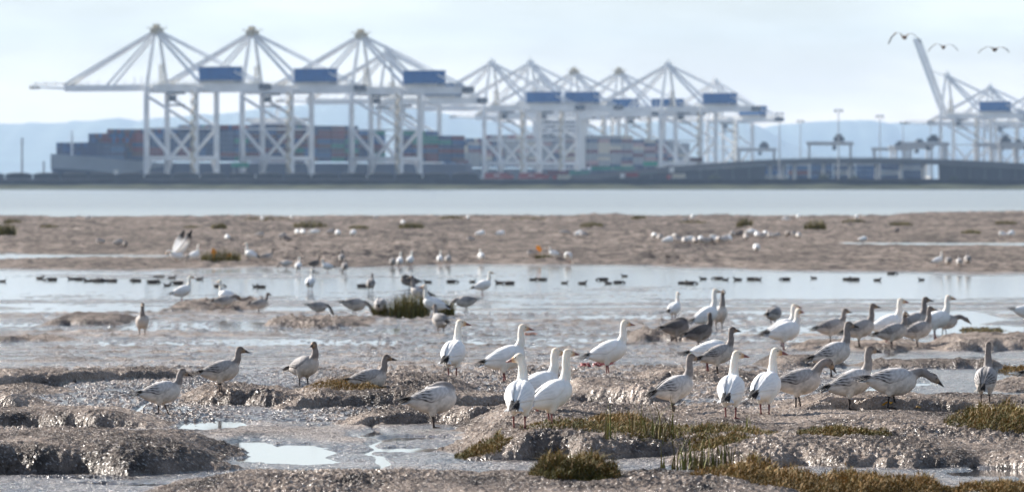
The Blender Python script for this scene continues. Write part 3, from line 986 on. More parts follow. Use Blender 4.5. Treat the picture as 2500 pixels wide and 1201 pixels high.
C2 = wp(1201, 450, 6145); C2.z = -0.65
bow2 = C2 + BDIR * 31 + RDIR * -82
ship2 = make_ship(bow2, 377, 46, ('slate', (0.06, 0.09, 0.14), (0.10, 0.13, 0.18)), 14.0, 'container ship with tall white superstructure behind the middle row of cranes')
bridge(ship2, -207, 40, 14, 50, 5)
bays = []
tiers = [5, 6, 6, 7, 7, 8, 8, 8, 9, 9, 9, 9, 0, 9, 9, 9, 9, 8, 8, 8, 8, 7]
for i, n in enumerate(tiers):
    if n:
        bays.append((30 + i * 14.4, 9 if i == 0 else (16 if i in (3, 5, 8, 11) else 1), n, rd + gy[:4] if i < 6 else gy))
stack_ship(Vector((bow2.x, bow2.y, 0)), bays, 14.4, None, '%s shipping container stacked on the white bridged ship', 'containers on the white bridged ship', 340)

bm = bmesh.new()
_ck = sorted(CMATS)
for (x, y, z, c) in INNER:
    box(bm, (x, y, z + 1.29), (12.0, 2.4, 2.56), math.atan2(RDIR.y, RDIR.x), _ck.index(c))
tag(bm_obj('inner_containers', bm, [CMATS[c] for c in _ck]), 'inner rows of stacked containers on the two ships', 'containers', kind='stuff')

# ---- yard: container blocks on the ground right of the train
def yard_row(px0, px1, d, tiers, pal, lb, grp):
    p0, p1 = wp(px0, 450, d), wp(px1, 450, d)
    n = max(1, int((p1.x - p0.x) / 12.6))
    for i in range(n):
        for ti in range((tiers if px0 == 1868 else rr.randint(max(1, tiers - 1), tiers))):
            col = rr.choice(pal)
            o = bpy.data.objects.new('shipping_container', CME[col]); o.location = (p0.x + 6.3 + i * 12.6, d, ZT + ti * 2.6); link(o)
            tag(o, (lb % col) + ', ' + ['bottom', 'second', 'third', 'top'][ti] + ' tier', 'container', grp)
yard_row(1335, 1660, 4900, 3, ['navy', 'maroon', 'dark blue', 'green', 'navy'], '%s container in the low yard row between the train and the overpass', 'containers in the low yard row')
yard_row(1868, 2300, 4760, 4, ['grey', 'navy', 'dark blue', 'navy', 'maroon', 'navy'], '%s container seen under the overpass deck', 'containers seen under the overpass')

# ---- rubber tyred yard gantries
m_gd = mat('gantry_grey', (0.42, 0.42, 0.42), 0.55)
def make_gantry():
    r = empty('yard_gantry')
    for x in (-11.5, 11.5):
        for y in (-4.5, 4.5):
            crane_part('leg', lambda bm: beam(bm, (x, y, 1), (x, y, 19), 1.2), m_gd, r)
        crane_part('sill_beam', lambda bm: box(bm, (x, 0, 1.6), (1.3, 13, 1.2)), m_gd, r)
        bm = bmesh.new()
        for y in (-5.2, -3.2, 3.2, 5.2):
            tube(bm, [(x - .5, y, .85), (x + .5, y, .85)], [.85, .85], 12)
        bm_obj('wheels', bm, m_cd, r)
    for y in (-4.5, 4.5):
        crane_part('girder', lambda bm: box(bm, (0, y, 20), (26, 1.2, 2.0)), m_gd, r)
    t = crane_part('trolley', lambda bm: (box(bm, (5, 0, 22.4), (6, 8, 2.4)), box(bm, (5, 0, 24.4), (3.4, 3, 1.6))), m_cd, r)
    crane_part('operator_cab', lambda bm: box(bm, (2.4, -3, 17.6), (2.2, 2.2, 2.4)), m_cd, r, t)
    return r
gan = make_gantry()
GANT = [(1847, 5600, 'small dark yard gantry crane left of the tall light masts', 'small'), (2026, 4750, 'largest yard gantry crane above the overpass deck', ''),
        (2178, 5500, 'low yard gantry crane right of the largest gantry', ''), (2225, 5250, 'middle yard gantry of the right hand trio', ''),
        (2258, 4800, 'tall yard gantry left of the raised boom crane', ''), (2432, 4900, 'yard gantry under the right hand cranes', ''), (2492, 4780, 'yard gantry at the right edge of the picture', ''),
        (2466, 5300, 'yard gantry behind the pair at the right edge', '')]
for i, (px, d, lb, _) in enumerate(GANT):
    o = gan if i == 0 else copy_tree(gan)
    o.location = wp(px, 450, d); o.location.z = ZT
    o.rotation_euler = (0, 0, rr.uniform(-.25, .25))
    tag(o, lb, 'gantry crane', 'yard gantry cranes')

# ---- light masts and poles
def make_mast(h):
    r = empty('light_mast')
    crane_part('pole', lambda bm: tube(bm, [(0, 0, 0), (0, 0, h)], [.45, .22], 8), m_gd, r)
    crane_part('lamp_ring', lambda bm: (box(bm, (0, 0, h + .2), (4.2, 4.2, .4)), [box(bm, (x, y, h - .5), (.9, .9, .8)) for x in (-1.7, 1.7) for y in (-1.7, 0, 1.7)]), m_cd, r)
    return r
mast = make_mast(35)
for i, (px, top, lb) in enumerate([(1903, 278, 'tall light mast left of the wide gap in the cranes'), (1954, 296, 'light mast just right of the first tall mast'), (2047, 270, 'light mast rising above the largest yard gantry'),
                                   (2148, 284, 'light mast left of the low yard gantries'), (2205, 300, 'light mast above the middle yard gantry'), (2272, 298, 'light mast just left of the raised boom crane')]):
    o = mast if i == 0 else copy_tree(mast)
    d = F * (35 + ZT - HC) / (YH - top)
    o.location = wp(px, 450, d); o.location.z = ZT
    tag(o, lb, 'light mast', 'light masts of the terminal')
def make_pole(px, top, d, label, arm):
    r = empty('utility_pole', wp(px, 450, d)); r.location.z = 3.8
    h = HC + (YH - top) / F * d - 3.8
    crane_part('pole', lambda bm: tube(bm, [(0, 0, 0), (0, 0, h)], [.55, .35], 8), mat('pole_wood', (.12, .10, .09), .9), r)
    crane_part('cross_arm', lambda bm: [box(bm, (0, -.4, h - 1 - 2.2 * k), (arm, .3, .3)) for k in range(2)], mat('pole_wood', (.12, .10, .09), .9), r)
    tag(r, label, 'utility pole')
make_pole(54, 336, 4620, 'tall wooden utility pole at the far left behind the train', 2.4)
make_pole(107, 394, 4620, 'short pole between the utility pole and the ship bow', 1.2)

# ---- overpass
def overpass():
    d = 4640.0
    r = empty('overpass', wp(1900, 450, d)); r.location.z = 0
    o = r.location
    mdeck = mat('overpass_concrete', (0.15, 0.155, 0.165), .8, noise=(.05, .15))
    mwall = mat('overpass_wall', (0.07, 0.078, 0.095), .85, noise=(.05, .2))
    path = [(1340, 434), (1480, 421), (1600, 410), (1720, 400), (1850, 391), (1990, 386), (2150, 386), (2300, 389), (2420, 395), (2560, 402), (2700, 410)]
    pts = [(wp(px, py, d).x - o.x, wp(px, py, d).z) for px, py in path]
    bm = bmesh.new()
    prev = None
    for (x, z) in pts:
        ring = [bm.verts.new((x, yy, zz)) for yy, zz in ((-7, z - 3.0), (-7, z), (7, z), (7, z - 3.0))]
        if prev:
            for k in range(4):
                bm.faces.new((prev[k], ring[k], ring[(k + 1) % 4], prev[(k + 1) % 4]))
        prev = ring
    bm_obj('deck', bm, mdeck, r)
    bm = bmesh.new()
    for (xa, za), (xb, zb) in zip(pts, pts[1:]):
        beam(bm, (xa, -6.8, za + .9), (xb, -6.8, zb + .9), .15, .15)
        for t in np.linspace(0, 1, 6)[:-1]:
            box(bm, (xa + (xb - xa) * t, -6.8, za + (zb - za) * t + .45), (.18, .18, .9))
    bm_obj('railing', bm, m_gd, r)
    def wall(pa, pb, name):
        xa, xb = wp(pa, 450, d).x - o.x, wp(pb, 450, d).x - o.x
        bm = bmesh.new()
        n = 12
        xs = np.linspace(xa, xb, n)
        zs = np.interp(xs, [p[0] for p in pts], [p[1] for p in pts]) - 3.1
        for i in range(n - 1):
            vs = []
            for yy in (-6.2, 6.2):
                for (x, z) in ((xs[i], 3.7), (xs[i + 1], 3.7), (xs[i + 1], zs[i + 1]), (xs[i], zs[i])):
                    vs.append(bm.verts.new((x, yy, z)))
            bm.faces.new((vs[0], vs[1], vs[2], vs[3])); bm.faces.new((vs[7], vs[6], vs[5], vs[4]))
            if i in (0, n - 2):
                bm.faces.new((vs[0], vs[3], vs[7], vs[4])); bm.faces.new((vs[1], vs[5], vs[6], vs[2]))
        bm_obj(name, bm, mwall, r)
        for x in np.linspace(xa, xb, int((xb - xa) / 9) + 2)[1:-1]:
            z = float(np.interp(x, [p[0] for p in pts], [p[1] for p in pts])) - 3.2
            bm = bmesh.new(); box(bm, (x, -6.3, (3.7 + z) / 2), (.5, .5, z - 3.7)); bm_obj('wall_panel_joint', bm, mdeck, r)
    wall(1430, 1868, 'retaining_wall'); wall(2292, 2700, 'retaining_wall')
    mp_ = mat('pier_concrete', (0.55, 0.54, 0.52), .8, noise=(.1, .1))
    for px in (1880, 1912, 1940, 2010, 2075, 2140, 2200, 2255):
        x = wp(px, 450, d).x - o.x
        z = float(np.interp(x, [p[0] for p in pts], [p[1] for p in pts])) - 3.05
        bm = bmesh.new(); box(bm, (x, -3.5, (3.5 + z) / 2), (1.7, 1.5, z - 3.5)); box(bm, (x, 3.5, (3.5 + z) / 2), (1.7, 1.5, z - 3.5)); box(bm, (x, 0, z - .5), (2.0, 11, 1.0))
        bm_obj('pier', bm, mp_, r)
    tag(r, 'long concrete overpass with dark retaining walls at the right of the terminal', 'overpass')
overpass()

# road signs on the causeway
def road_sign(px, py, d, w, h, col, label):
    p = wp(px, py, d)
    r = empty('road_sign', (p.x, p.y, 3.8))
    crane_part('panel', lambda bm: box(bm, (0, 0, p.z - 3.8), (w, .3, h)), mat('sign_' + col[0], col[1], .5), r)
    for s in (-.35, .35):
        crane_part('post', lambda bm: beam(bm, (s * w, .3, 0), (s * w, .3, p.z - 3.8), .3), m_gd, r)
    tag(r, label, 'sign')
SG = ('green', (0.0, 0.24, 0.15))
road_sign(586, 403, 4640, 9.5, 2.6, SG, 'green highway sign between the first two tall cranes')
road_sign(1588, 400, 4645, 8.0, 2.4, SG, 'green highway sign beside the overpass ramp')
road_sign(1640, 415, 4600, 2.6, 2.6, ('white', (.8, .78, .72)), 'small white round sign beside the overpass ramp')
road_sign(283, 421, 4600, 2.4, 2.4, ('white', (.8, .78, .72)), 'small pale sign over the coal cars in front of the ship')

# trucks on the ramp
def truck(px, py, d, col, label):
    p = wp(px, py, d)
    r = empty('truck', p)
    crane_part('trailer', lambda bm: box(bm, (1.2, 0, 2.2), (7, 2.4, 2.4)), CMATS[col], r)
    crane_part('cab', lambda bm: (box(bm, (-4.0, 0, 1.6), (2.2, 2.3, 2.4))), m_red if col == 'cream' else m_whitep, r)
    for x in (-3.6, 2.0, 3.6):
        crane_part('wheel', lambda bm: tube(bm, [(x, -1.2, .5), (x, 1.2, .5)], [.5, .5], 10), m_cd, r)
    tag(r, label, 'truck', 'trucks by the overpass')
truck(1538, 437, 4620, 'red', 'red trailer truck on the road below the ramp')
truck(1652, 440, 4610, 'cream', 'pale trailer truck low on the causeway road under the ramp')
truck(1695, 400, 4640, 'brown', 'brown trailer truck climbing the overpass ramp')
truck(1372, 443, 4600, 'cream', 'pale trailer truck just behind the end of the train')

# bushes along the causeway
m_bush = mat('bush_leaves', (0.04, 0.06, 0.03), .8, noise=(1.0, .4))
def bush(px, py, d, w, h, label):
    p = wp(px, py, d)
    r = empty('bush', p)
    bm = bmesh.new()
    R = random.Random(px)
    for k in range(500):
        th, ph = R.uniform(0, 6.28), R.uniform(0, 1.45)
        q = R.uniform(.55, 1.0) * (1 + .25 * math.sin(3 * th + px))
        c = Vector((w / 2 * q * math.cos(th) * math.cos(ph), w / 2 * q * math.sin(th) * math.cos(ph), h * q * math.sin(ph)))
        n = Vector((R.uniform(-1, 1), R.uniform(-1, 1), R.uniform(-1, 1))).normalized()
        a = n.orthogonal().normalized(); b_ = n.cross(a)
        s = R.uniform(.35, .7)
        bm.faces.new([bm.verts.new(c + a * (s * i) + b_ * (s * j)) for i, j in ((-1, 0), (0, -.6), (1, 0), (0, .6))])
    bm_obj('crown', bm, m_bush, r)
    crane_part('stem', lambda bm: [beam(bm, (0, 0, -.3), (w * .25 * math.cos(a), w * .25 * math.sin(a), h * .6), .25, .25, .1) for a in (0, 2, 4)], mat('bush_wood', (.08, .06, .05), .9), r)
    tag(r, label, 'bush', 'bushes on the causeway')
bush(1742, 449, 4590, 9, 4.5, 'dark round bush below the left retaining wall')
bush(2012, 449, 4590, 10, 5, 'dark bush below the open overpass spans')
bush(2086, 449, 4590, 7, 4, 'smaller dark bush right of the spans')
bush(1395, 448, 4590, 5, 2.5, 'low dark bush right of the train')
bush(2330, 448, 4590, 6, 3, 'low dark bush below the right retaining wall')

# ---- haze: pale even air round everything
bm = bmesh.new(); box(bm, (0, 17400, 168), (25000, 35000, 342))
hz = bpy.data.materials.new('haze_air'); hz.use_nodes = True
nt = hz.node_tree; nt.nodes.remove(nt.nodes['Principled BSDF'])
pv = nt.nodes.new('ShaderNodeVolumePrincipled')
pv.inputs['Color'].default_value = (0.45, 0.64, 0.92, 1)
pv.inputs['Density'].default_value = 0.000023
pv.inputs['Anisotropy'].default_value = 0.35
nt.links.new(pv.outputs['Volume'], nt.nodes['Material Output'].inputs['Volume'])
o = bm_obj('haze', bm, hz)
tag(o, 'pale blue sea haze over the strait', 'haze', kind='stuff')

# ================================================================== geese
m_feather = mat('plumage', (0.8, 0.8, 0.8), 0.75, spec=0.25, attr='Col', bump=(48, 0.5, 0.007), noise=(14, 0.06))
m_feather.node_tree.nodes['Principled BSDF'].inputs['Subsurface Weight'].default_value = 0.35
m_feather.node_tree.nodes['Principled BSDF'].inputs['Subsurface Scale'].default_value = 0.04
m_feather.node_tree.nodes['Principled BSDF'].inputs['Subsurface Radius'].default_value = (1, .9, .8)
m_bill = mat('bill', (0.3, 0.1, 0.1), 0.45, attr='Col')
m_eye = mat('eye', (0.01, 0.01, 0.01), 0.15)

BODY = [(-.255, .020, .028), (-.215, .045, .055), (-.16, .078, .085), (-.09, .110, .112), (-.02, .128, .127), (.06, .133, .130),
        (.13, .118, .116), (.185, .088, .088), (.222, .048, .050), (.236, .012, .014)]     # along axis, half height, half width
BA = np.array([b[0] for b in BODY]); BV = np.array([b[1] for b in BODY]); BW = np.array([b[2] for b in BODY])

WHITE = dict(body=(.83, .83, .82), belly=(.80, .77, .71), neck=(.82, .80, .75), back=(.84, .84, .84), head=(.80, .74, .64), face=(.55, .34, .17), wing=(.84, .84, .84),
             streak=(.70, .71, .73), tip=(.015, .015, .018), tail=(.80, .80, .79), bill=(.23, .085, .08), leg=(.14, .05, .055), crown=(.74, .66, .54))
YOUNG = dict(body=(.50, .455, .42), belly=(.60, .545, .485), neck=(.23, .205, .195), back=(.28, .26, .25), head=(.22, .18, .15), face=(.30, .19, .10), wing=(.40, .38, .375),
             streak=(.045, .042, .044), tip=(.012, .011, .012), tail=(.46, .43, .40), bill=(.018, .014, .016), leg=(.026, .022, .023), crown=(.12, .095, .08))
PALEY = dict(YOUNG, body=(.62, .58, .545), belly=(.68, .63, .575), back=(.44, .415, .405), neck=(.26, .235, .225), wing=(.60, .58, .575), streak=(.05, .047, .05), head=(.28, .245, .215))
DARKY = dict(YOUNG, body=(.22, .19, .175), back=(.13, .115, .11), wing=(.14, .125, .12), neck=(.11, .095, .088), head=(.14, .115, .095), belly=(.34, .30, .265), streak=(.04, .036, .036))
KINDS_ = {'W': WHITE, 'J': YOUNG, 'P': PALEY, 'D': DARKY}

# pose: body pitch, body centre height, neck points (relative to neck root, metres: forward, side, up), head direction, feet forward offsets (None = sitting)
POSES = {
    'alert':   (17, .285, [(.035, 0, .055), (.055, 0, .13), (.050, 0, .205), (.062, 0, .262)], (1, 0, -.12), (.02, -.02)),
    'tall':    (24, .295, [(.030, 0, .065), (.045, 0, .15), (.040, 0, .245), (.052, 0, .315)], (1, 0, -.05), (.015, -.02)),
    'relaxed': (10, .275, [(.045, 0, .040), (.075, 0, .095), (.075, 0, .155), (.092, 0, .200)], (1, 0, -.22), (.02, -.02)),
    'walk':    (8, .272, [(.045, 0, .035), (.075, 0, .085), (.080, 0, .140), (.105, 0, .185)], (1, 0, -.38), (.105, -.03)),
    'forward': (4, .270, [(.055, 0, .040), (.110, 0, .075), (.165, 0, .085), (.205, 0, .060)], (.74, 0, -.67), (.05, -.04)),
    'bow':     (8, .275, [(.045, 0, .050), (.080, 0, .105), (.125, 0, .145), (.165, 0, .140)], (.66, 0, -.75), (.04, -.03)),
    'low':     (0, .265, [(.060, 0, .030), (.125, 0, .050), (.185, 0, .030), (.235, 0, .000)], (.82, 0, -.57), (.05, -.05)),
    'feed':    (-6, .262, [(.060, 0, .010), (.125, 0, -.010), (.185, 0, -.075), (.215, 0, -.150)], (.50, 0, -.87), (.04, -.04)),
    'preen':   (6, .280, [(.028, .02, .045), (-.015, .04, .085), (-.085, .07, .085), (-.150, .085, .050)], (-.85, .05, -.50), (.03, .0)),
    'tuck':    (8, .250, [(.020, .02, .035), (-.020, .035, .060), (-.075, .045, .062), (-.120, .05, .040)], (-.9, .0, -.3), (.02, -.02)),
    'sit':     (8, .118, [(.040, 0, .045), (.062, 0, .105), (.062, 0, .165), (.080, 0, .210)], (1, 0, -.16), None),
    'headL':   (20, .288, [(.030, 0, .055), (.045, 0, .13), (.035, .005, .205), (.030, .02, .262)], (.10, 1, -.22), (.02, -.02)),
    'headR':   (20, .288, [(.030, 0, .055), (.045, 0, .13), (.040, -.005, .205), (.045, -.02, .262)], (.25, -1, -.12), (.02, -.02)),
    'headRl':  (12, .275, [(.040, 0, .045), (.060, 0, .105), (.055, -.005, .165), (.060, -.02, .212)], (.35, -1, -.12), (.03, -.03)),
    'headLl':  (12, .275, [(.040, 0, .045), (.060, 0, .105), (.055, .005, .165), (.060, .02, .212)], (.35, 1, -.12), (.03, -.03)),
}

def smooth_path(pts, rad, n=5):
    P = [Vector(p) for p in pts]
    out, ro = [], []
    for i in range(len(P) - 1):
        p0, p1, p2, p3 = P[max(i - 1, 0)], P[i], P[i + 1], P[min(i + 2, len(P) - 1)]
        for k in range(n):
            t = k / n
            out.append(0.5 * ((2 * p1) + (p2 - p0) * t + (2 * p0 - 5 * p1 + 4 * p2 - p3) * t * t + (3 * p1 - p0 - 3 * p2 + p3) * t ** 3))
            ro.append(rad[i] + (rad[i + 1] - rad[i]) * t)
    out.append(P[-1]); ro.append(rad[-1])
    return out, ro

def set_col(me, cols):
    a = me.attributes.get('Col') or me.attributes.new('Col', 'FLOAT_COLOR', 'POINT')
    c = np.ones((len(me.vertices), 4), np.float32)
    c[:, :3] = cols
    a.data.foreach_set('color', c.ravel())

def coords(me):
    v = np.empty(len(me.vertices) * 3, np.float32)
    me.vertices.foreach_get('co', v)
    return v.reshape(-1, 3)

GOOSE = {}
def remeshed(bm, vox, smooth):
    me = bpy.data.meshes.new('tmp'); bm.to_mesh(me); bm.free()
    o = bpy.data.objects.new('tmp', me); COL.objects.link(o)
    r = o.modifiers.new('r', 'REMESH'); r.mode = 'VOXEL'; r.voxel_size = vox
    s = o.modifiers.new('s', 'SMOOTH'); s.factor = 0.5; s.iterations = smooth
    dg = bpy.context.evaluated_depsgraph_get()
    out = bpy.data.meshes.new_from_object(o.evaluated_get(dg))
    bpy.data.objects.remove(o); bpy.data.meshes.remove(me)
    return out

def ellipsoid(bm, c, r, q=None):
    R = bmesh.ops.create_uvsphere(bm, u_segments=14, v_segments=10, radius=1.0)
    M = Matrix.Translation(c) @ (q.to_matrix().to_4x4() if q else Matrix()) @ Matrix.Diagonal((r[0], r[1], r[2], 1))
    bmesh.ops.transform(bm, matrix=M, verts=R['verts'])

def goose_meshes(pose, kind):
    key = (pose, kind)
    if key in GOOSE:
        return GOOSE[key]
    pitch, hz_, neck, hd, feet = POSES[pose]
    C = KINDS_[kind]
    Rm = Matrix.Rotation(-math.radians(pitch), 4, 'Y')
    T = Matrix.Translation((0, 0, hz_)) @ Rm
    hd = Vector(hd).normalized()
    root = T @ Vector((.150, 0, .030))
    sag = 0.012
    bkey = ('shape', pose)
    npts = [root - Vector((.05, 0, .03))] + [root] + [root + Vector(p) for p in neck]
    nr = [.085, .072, .056, .044, .038, .039]
    path, prad = smooth_path(npts, nr)
    hc = npts[-1]
    if bkey not in GOOSE:
        bm = bmesh.new()
        tube(bm, [T @ Vector((a, 0, -sag * (1 - (a / .25) ** 2))) for a in BA], [(w, v) for v, w in zip(BV, BW)], 20)
        tube(bm, path, prad, 14)
        hq = hd.to_track_quat('X', 'Z')
        ellipsoid(bm, hc + hd * .012 + Vector((0, 0, .004)), (.053, .040, .044), hq)
        ellipsoid(bm, hc + hd * .052 + Vector((0, 0, -.002)), (.040, .029, .030), hq)
        if feet is not None:
            for s, fo in zip((1, -1), feet):
                hip = T @ Vector((-.015, s * .062, -.055))
                ank = Vector((fo * .55 - .01, s * .055, .112))
                tube(bm, [hip, hip.lerp(ank, .5), ank.lerp(hip, .08), ank], [.062, .044, .022, .013], 12)
        body = remeshed(bm, .0105, 5)
        # legs and webbed feet, grown out of the feathered thighs
        legv = len(body.vertices)
        bm = bmesh.new(); bm.from_mesh(body)
        if feet is not None:
            for s, fo in zip((1, -1), feet):
                ank = Vector((fo * .55 - .01, s * .055, .125))
                heel = Vector((fo * .9, s * .052, .014))
                tube(bm, [ank, ank.lerp(heel, .35), ank.lerp(heel, .8), heel], [.0125, .0088, .0082, .0105], 8)
                toes = [heel + Vector((.078 * math.cos(a), .078 * math.sin(a), -.011)) for a in (-.5, 0, .5)]
                for t in toes:
                    tube(bm, [heel - Vector((.006, 0, .002)), heel.lerp(t, .6), t], [.009, .006, .004], 6)
                h1 = bm.verts.new(heel + Vector((0, 0, -.006)))
                tv = [bm.verts.new(t + Vector((0, 0, .002))) for t in toes]
                for a, b in zip(tv, tv[1:]):
                    bm.faces.new((h1, a, b))
        bm.to_mesh(body); bm.free()
        body.shade_smooth()
        GOOSE[bkey] = (body, legv)
    base, legv = GOOSE[bkey]
    body = base.copy()
    V = coords(body)
    n = len(V)
    # which region: nearest skeleton sample
    samp, tagv = [], []
    for a, v, w in zip(BA, BV, BW):
        samp.append((*(T @ Vector((a, 0, 0))), max(v, .03))); tagv.append((a + .255) / .49)
    for i, (p, r) in enumerate(zip(path, prad)):
        samp.append((*p, r)); tagv.append(1.2 + .8 * i / len(path))
    for q in (0.0, .03, .06):
        samp.append((*(hc + hd * q), .034)); tagv.append(2.2)
    S = np.array(samp); TG = np.array(tagv)
    D = np.linalg.norm(V[:, None, :] - S[None, :, :3], axis=2) / S[None, :, 3]
    tg = TG[np.argmin(D, 1)]
    Ti = np.array(T.inverted())
    L = V @ Ti[:3, :3].T + Ti[:3, 3]
    up_ = np.clip(L[:, 2] / .12, -1, 1)
    lerp = lambda a, b, t: np.array(a)[None, :] * (1 - t[:, None]) + np.array(b)[None, :] * t[:, None]
    col = lerp(C['belly'], C['body'], sstep(-.85, -.1, up_))
    t_back = sstep(.15, .7, up_)
    col = col * (1 - t_back[:, None]) + np.array(C['back']) * t_back[:, None]
    tn = sstep(1.28, 1.55, tg)
    tn = np.where(tg > 1.15, np.maximum(tn, sstep(.16, .22, L[:, 0]) * .4), tn)
    col = col * (1 - tn[:, None]) + np.array(C['neck']) * tn[:, None]
    th = sstep(1.86, 2.05, tg)
    col = col * (1 - th[:, None]) + np.array(C['head']) * th[:, None]
    hv = V - np.array(hc)[None]
    along = hv @ np.array(hd)
    crown = (along > -.05) * sstep(.012, .03, hv[:, 2]) * (th > .5)
    col = col * (1 - crown[:, None]) + np.array(C['crown']) * crown[:, None]
    face = sstep(.030, .066, along) * (th > .4) * (.9 if kind == 'W' else .6)
    col = col * (1 - face[:, None]) + np.array(C['face']) * face[:, None]
    # soft mottling of the plumage
    mott = 1 + (.05 if kind == 'W' else .38) * fbm(V[:, 0] * 38 + V[:, 1] * 21, V[:, 2] * 40, 3, 3)
    col = col * mott[:, None]
    col[legv:] = np.array(C['leg'])
    set_col(body, np.clip(col, 0, .9)[:n])
    body.materials.append(m_feather)

    # folded wings
    wings, tips = [], []
    for s in (1, -1):
        ns, nt_ = 30, 16
        a_ = np.linspace(.155, -.275, ns)
        bmw = bmesh.new()
        grid, cols = [], []
        for i, a in enumerate(a_):
            f = i / (ns - 1)
            rv = float(np.interp(a, BA, BV)); rw = float(np.interp(a, BA, BW))
            rv = max(rv, .050 - .03 * f); rw = max(rw, .045 - .015 * f)
            top = math.radians(82 - 14 * f)
            bot = math.radians(np.interp(f, [0, .12, .45, .75, 1], [38, 8, -14, 6, 52]))
            row = []
            for j in range(nt_):
                t = j / (nt_ - 1)
                ph = top + (bot - top) * t
                edge = min(1, 6 * t, 6 * (1 - t), 7 * f + .02, 9 * (1 - f) + .35)
                k = .965 + .115 * math.sqrt(max(edge, 0)) * (1 - .35 * f)
                ripple = .010 * math.sin(math.pi * 9 * (t + .5 * f)) * sstep(.25, .6, np.float64(f)) * min(1, 5 * (1 - t))
                k += float(ripple) * 1.6
                row.append(bmw.verts.new(T @ Vector((a, s * rw * k * math.cos(ph), rv * k * math.sin(ph) - sag * (1 - (a / .25) ** 2) + .018 * f))))
                feath = abs(((t * 5.2 + f * 2.3) % 1.0) - .5) * 2
                streak = sstep(.30, .62, np.float64(feath)) * float(sstep(.28, .55, np.float64(f)))
                scal = .5 + .5 * math.sin(f * 55 + 5 * math.sin(t * 22))
                plain = np.array(C['wing'])
                c_ = plain * (1 - streak) + np.array(C['streak']) * streak
                if kind != 'W':
                    sh = (1 - float(sstep(.3, .5, np.float64(f)))) * .5 * scal
                    c_ = c_ * (1 - sh) + np.array(C['back']) * .68 * sh
                cols.append(c_)
            grid.append(row)
        for i in range(ns - 1):
            for j in range(nt_ - 1):
                q = (grid[i][j], grid[i][j + 1], grid[i + 1][j + 1], grid[i + 1][j])
                bmw.faces.new(q if s < 0 else q[::-1])
        me = bpy.data.meshes.new('wing'); bmw.to_mesh(me); bmw.free()
        set_col(me, np.array(cols)); me.materials.append(m_feather); me.shade_smooth()
        wings.append(me)
        # long dark flight feathers crossing over the tail
        bmt = bmesh.new()
        for k in range(4):
            y0 = s * (.034 - .006 * k); y1 = s * (-.012 + .016 * k)
            a0 = Vector((-.17, y0, .052 - .006 * k)); a1 = Vector((-.395 + .022 * k, y1, .030 - .012 * k))
            mid = a0.lerp(a1, .55) + Vector((0, s * .004, .008))
            w = .015
            ring = []
            for p, ww in ((a0, w), (mid, w * 1.1), (a0.lerp(a1, .85), w * .8), (a1, w * .12)):
                ring.append([bmt.verts.new(T @ (p + Vector((0, o_, dz)))) for o_, dz in ((-ww, 0), (0, .0035), (ww, 0), (0, -.0035))])
            for A, B in zip(ring, ring[1:]):
                for q in range(4):
                    bmt.faces.new((A[q], A[(q + 1) % 4], B[(q + 1) % 4], B[q]))
            bmt.faces.new(ring[0][::-1]); bmt.faces.new(ring[-1])
        me = bpy.data.meshes.new('flight_feathers'); bmt.to_mesh(me); bmt.free()
        set_col(me, np.array([C['tip']] * len(me.vertices))); me.materials.append(m_feather)
        tips.append(me)
    # tail fan
    bmt = bmesh.new()
    for k in range(7):
        an = math.radians((k - 3) * 9)
        b0 = Vector((-.215, .010 * (k - 3), .002 - .002 * abs(k - 3)))
        b1 = b0 + Vector((-math.cos(an), -math.sin(an) * -1 * 0 + math.sin(an), 0)) * .115 + Vector((0, 0, -.004 - .003 * abs(k - 3)))
        ring = []
        for p, ww in ((b0, .012), (b0.lerp(b1, .7), .016), (b1, .006)):
            ring.append([bmt.verts.new(T @ (p + Vector((0, o_, dz)))) for o_, dz in ((-ww, 0), (0, .005), (ww, 0), (0, -.005))])
        for A, B in zip(ring, ring[1:]):
            for q in range(4):
                bmt.faces.new((A[q], A[(q + 1) % 4], B[(q + 1) % 4], B[q]))
        bmt.faces.new(ring[0][::-1]); bmt.faces.new(ring[-1])
    tail = bpy.data.meshes.new('tail'); bmt.to_mesh(tail); bmt.free()
    set_col(tail, np.array([C['tail']] * len(tail.vertices))); tail.materials.append(m_feather)
    # bill: wedge, deep at the face, nail at the tip
    side = hd.cross(Vector((0, 0, 1)))
    side = side.normalized() if side.length > .05 else Vector((0, 1, 0))
    upv = side.cross(hd).normalized()
    bmb = bmesh.new()
    ring = []
    for (q, ht, hb, w) in ((.064, .019, -.021, .019), (.088, .015, -.019, .017), (.112, .004, -.016, .014), (.132, -.004, -.013, .011), (.141, -.007, -.012, .006)):
        c = hc + hd * q
        ring.append([bmb.verts.new(c + upv * z + side * y) for y, z in ((-w, hb * .5), (-w * .75, ht * .8), (0, ht), (w * .75, ht * .8), (w, hb * .5), (0, hb))])
    for A, B in zip(ring, ring[1:]):
        for q in range(6):
            bmb.faces.new((A[q], A[(q + 1) % 6], B[(q + 1) % 6], B[q]))
    bmb.faces.new(ring[0][::-1]); bmb.faces.new(ring[-1])
    bmesh.ops.recalc_face_normals(bmb, faces=bmb.faces)
    bill = bpy.data.meshes.new('bill'); bmb.to_mesh(bill); bmb.free()
    cb = np.array([C['bill']] * len(bill.vertices))
    cb[:, :] *= np.linspace(1.15, .75, len(cb))[:, None]
    set_col(bill, cb); bill.materials.append(m_bill); bill.shade_smooth()
    eyes = []
    for s in (-1, 1):
        bme = bmesh.new()
        ellipsoid(bme, hc + hd * .036 + upv * .014 + side * (s * .0300), (.0068, .0068, .0068))
        e = bpy.data.meshes.new('eye'); bme.to_mesh(e); bme.free(); e.materials.append(m_eye); e.shade_smooth()
        eyes.append(e)
    for e in ([body] + wings):
        e.shade_smooth()
    GOOSE[key] = dict(body=body, wings=wings, tips=tips, tail=tail, bill=bill, eyes=eyes, top=float(V[:, 2].max()))
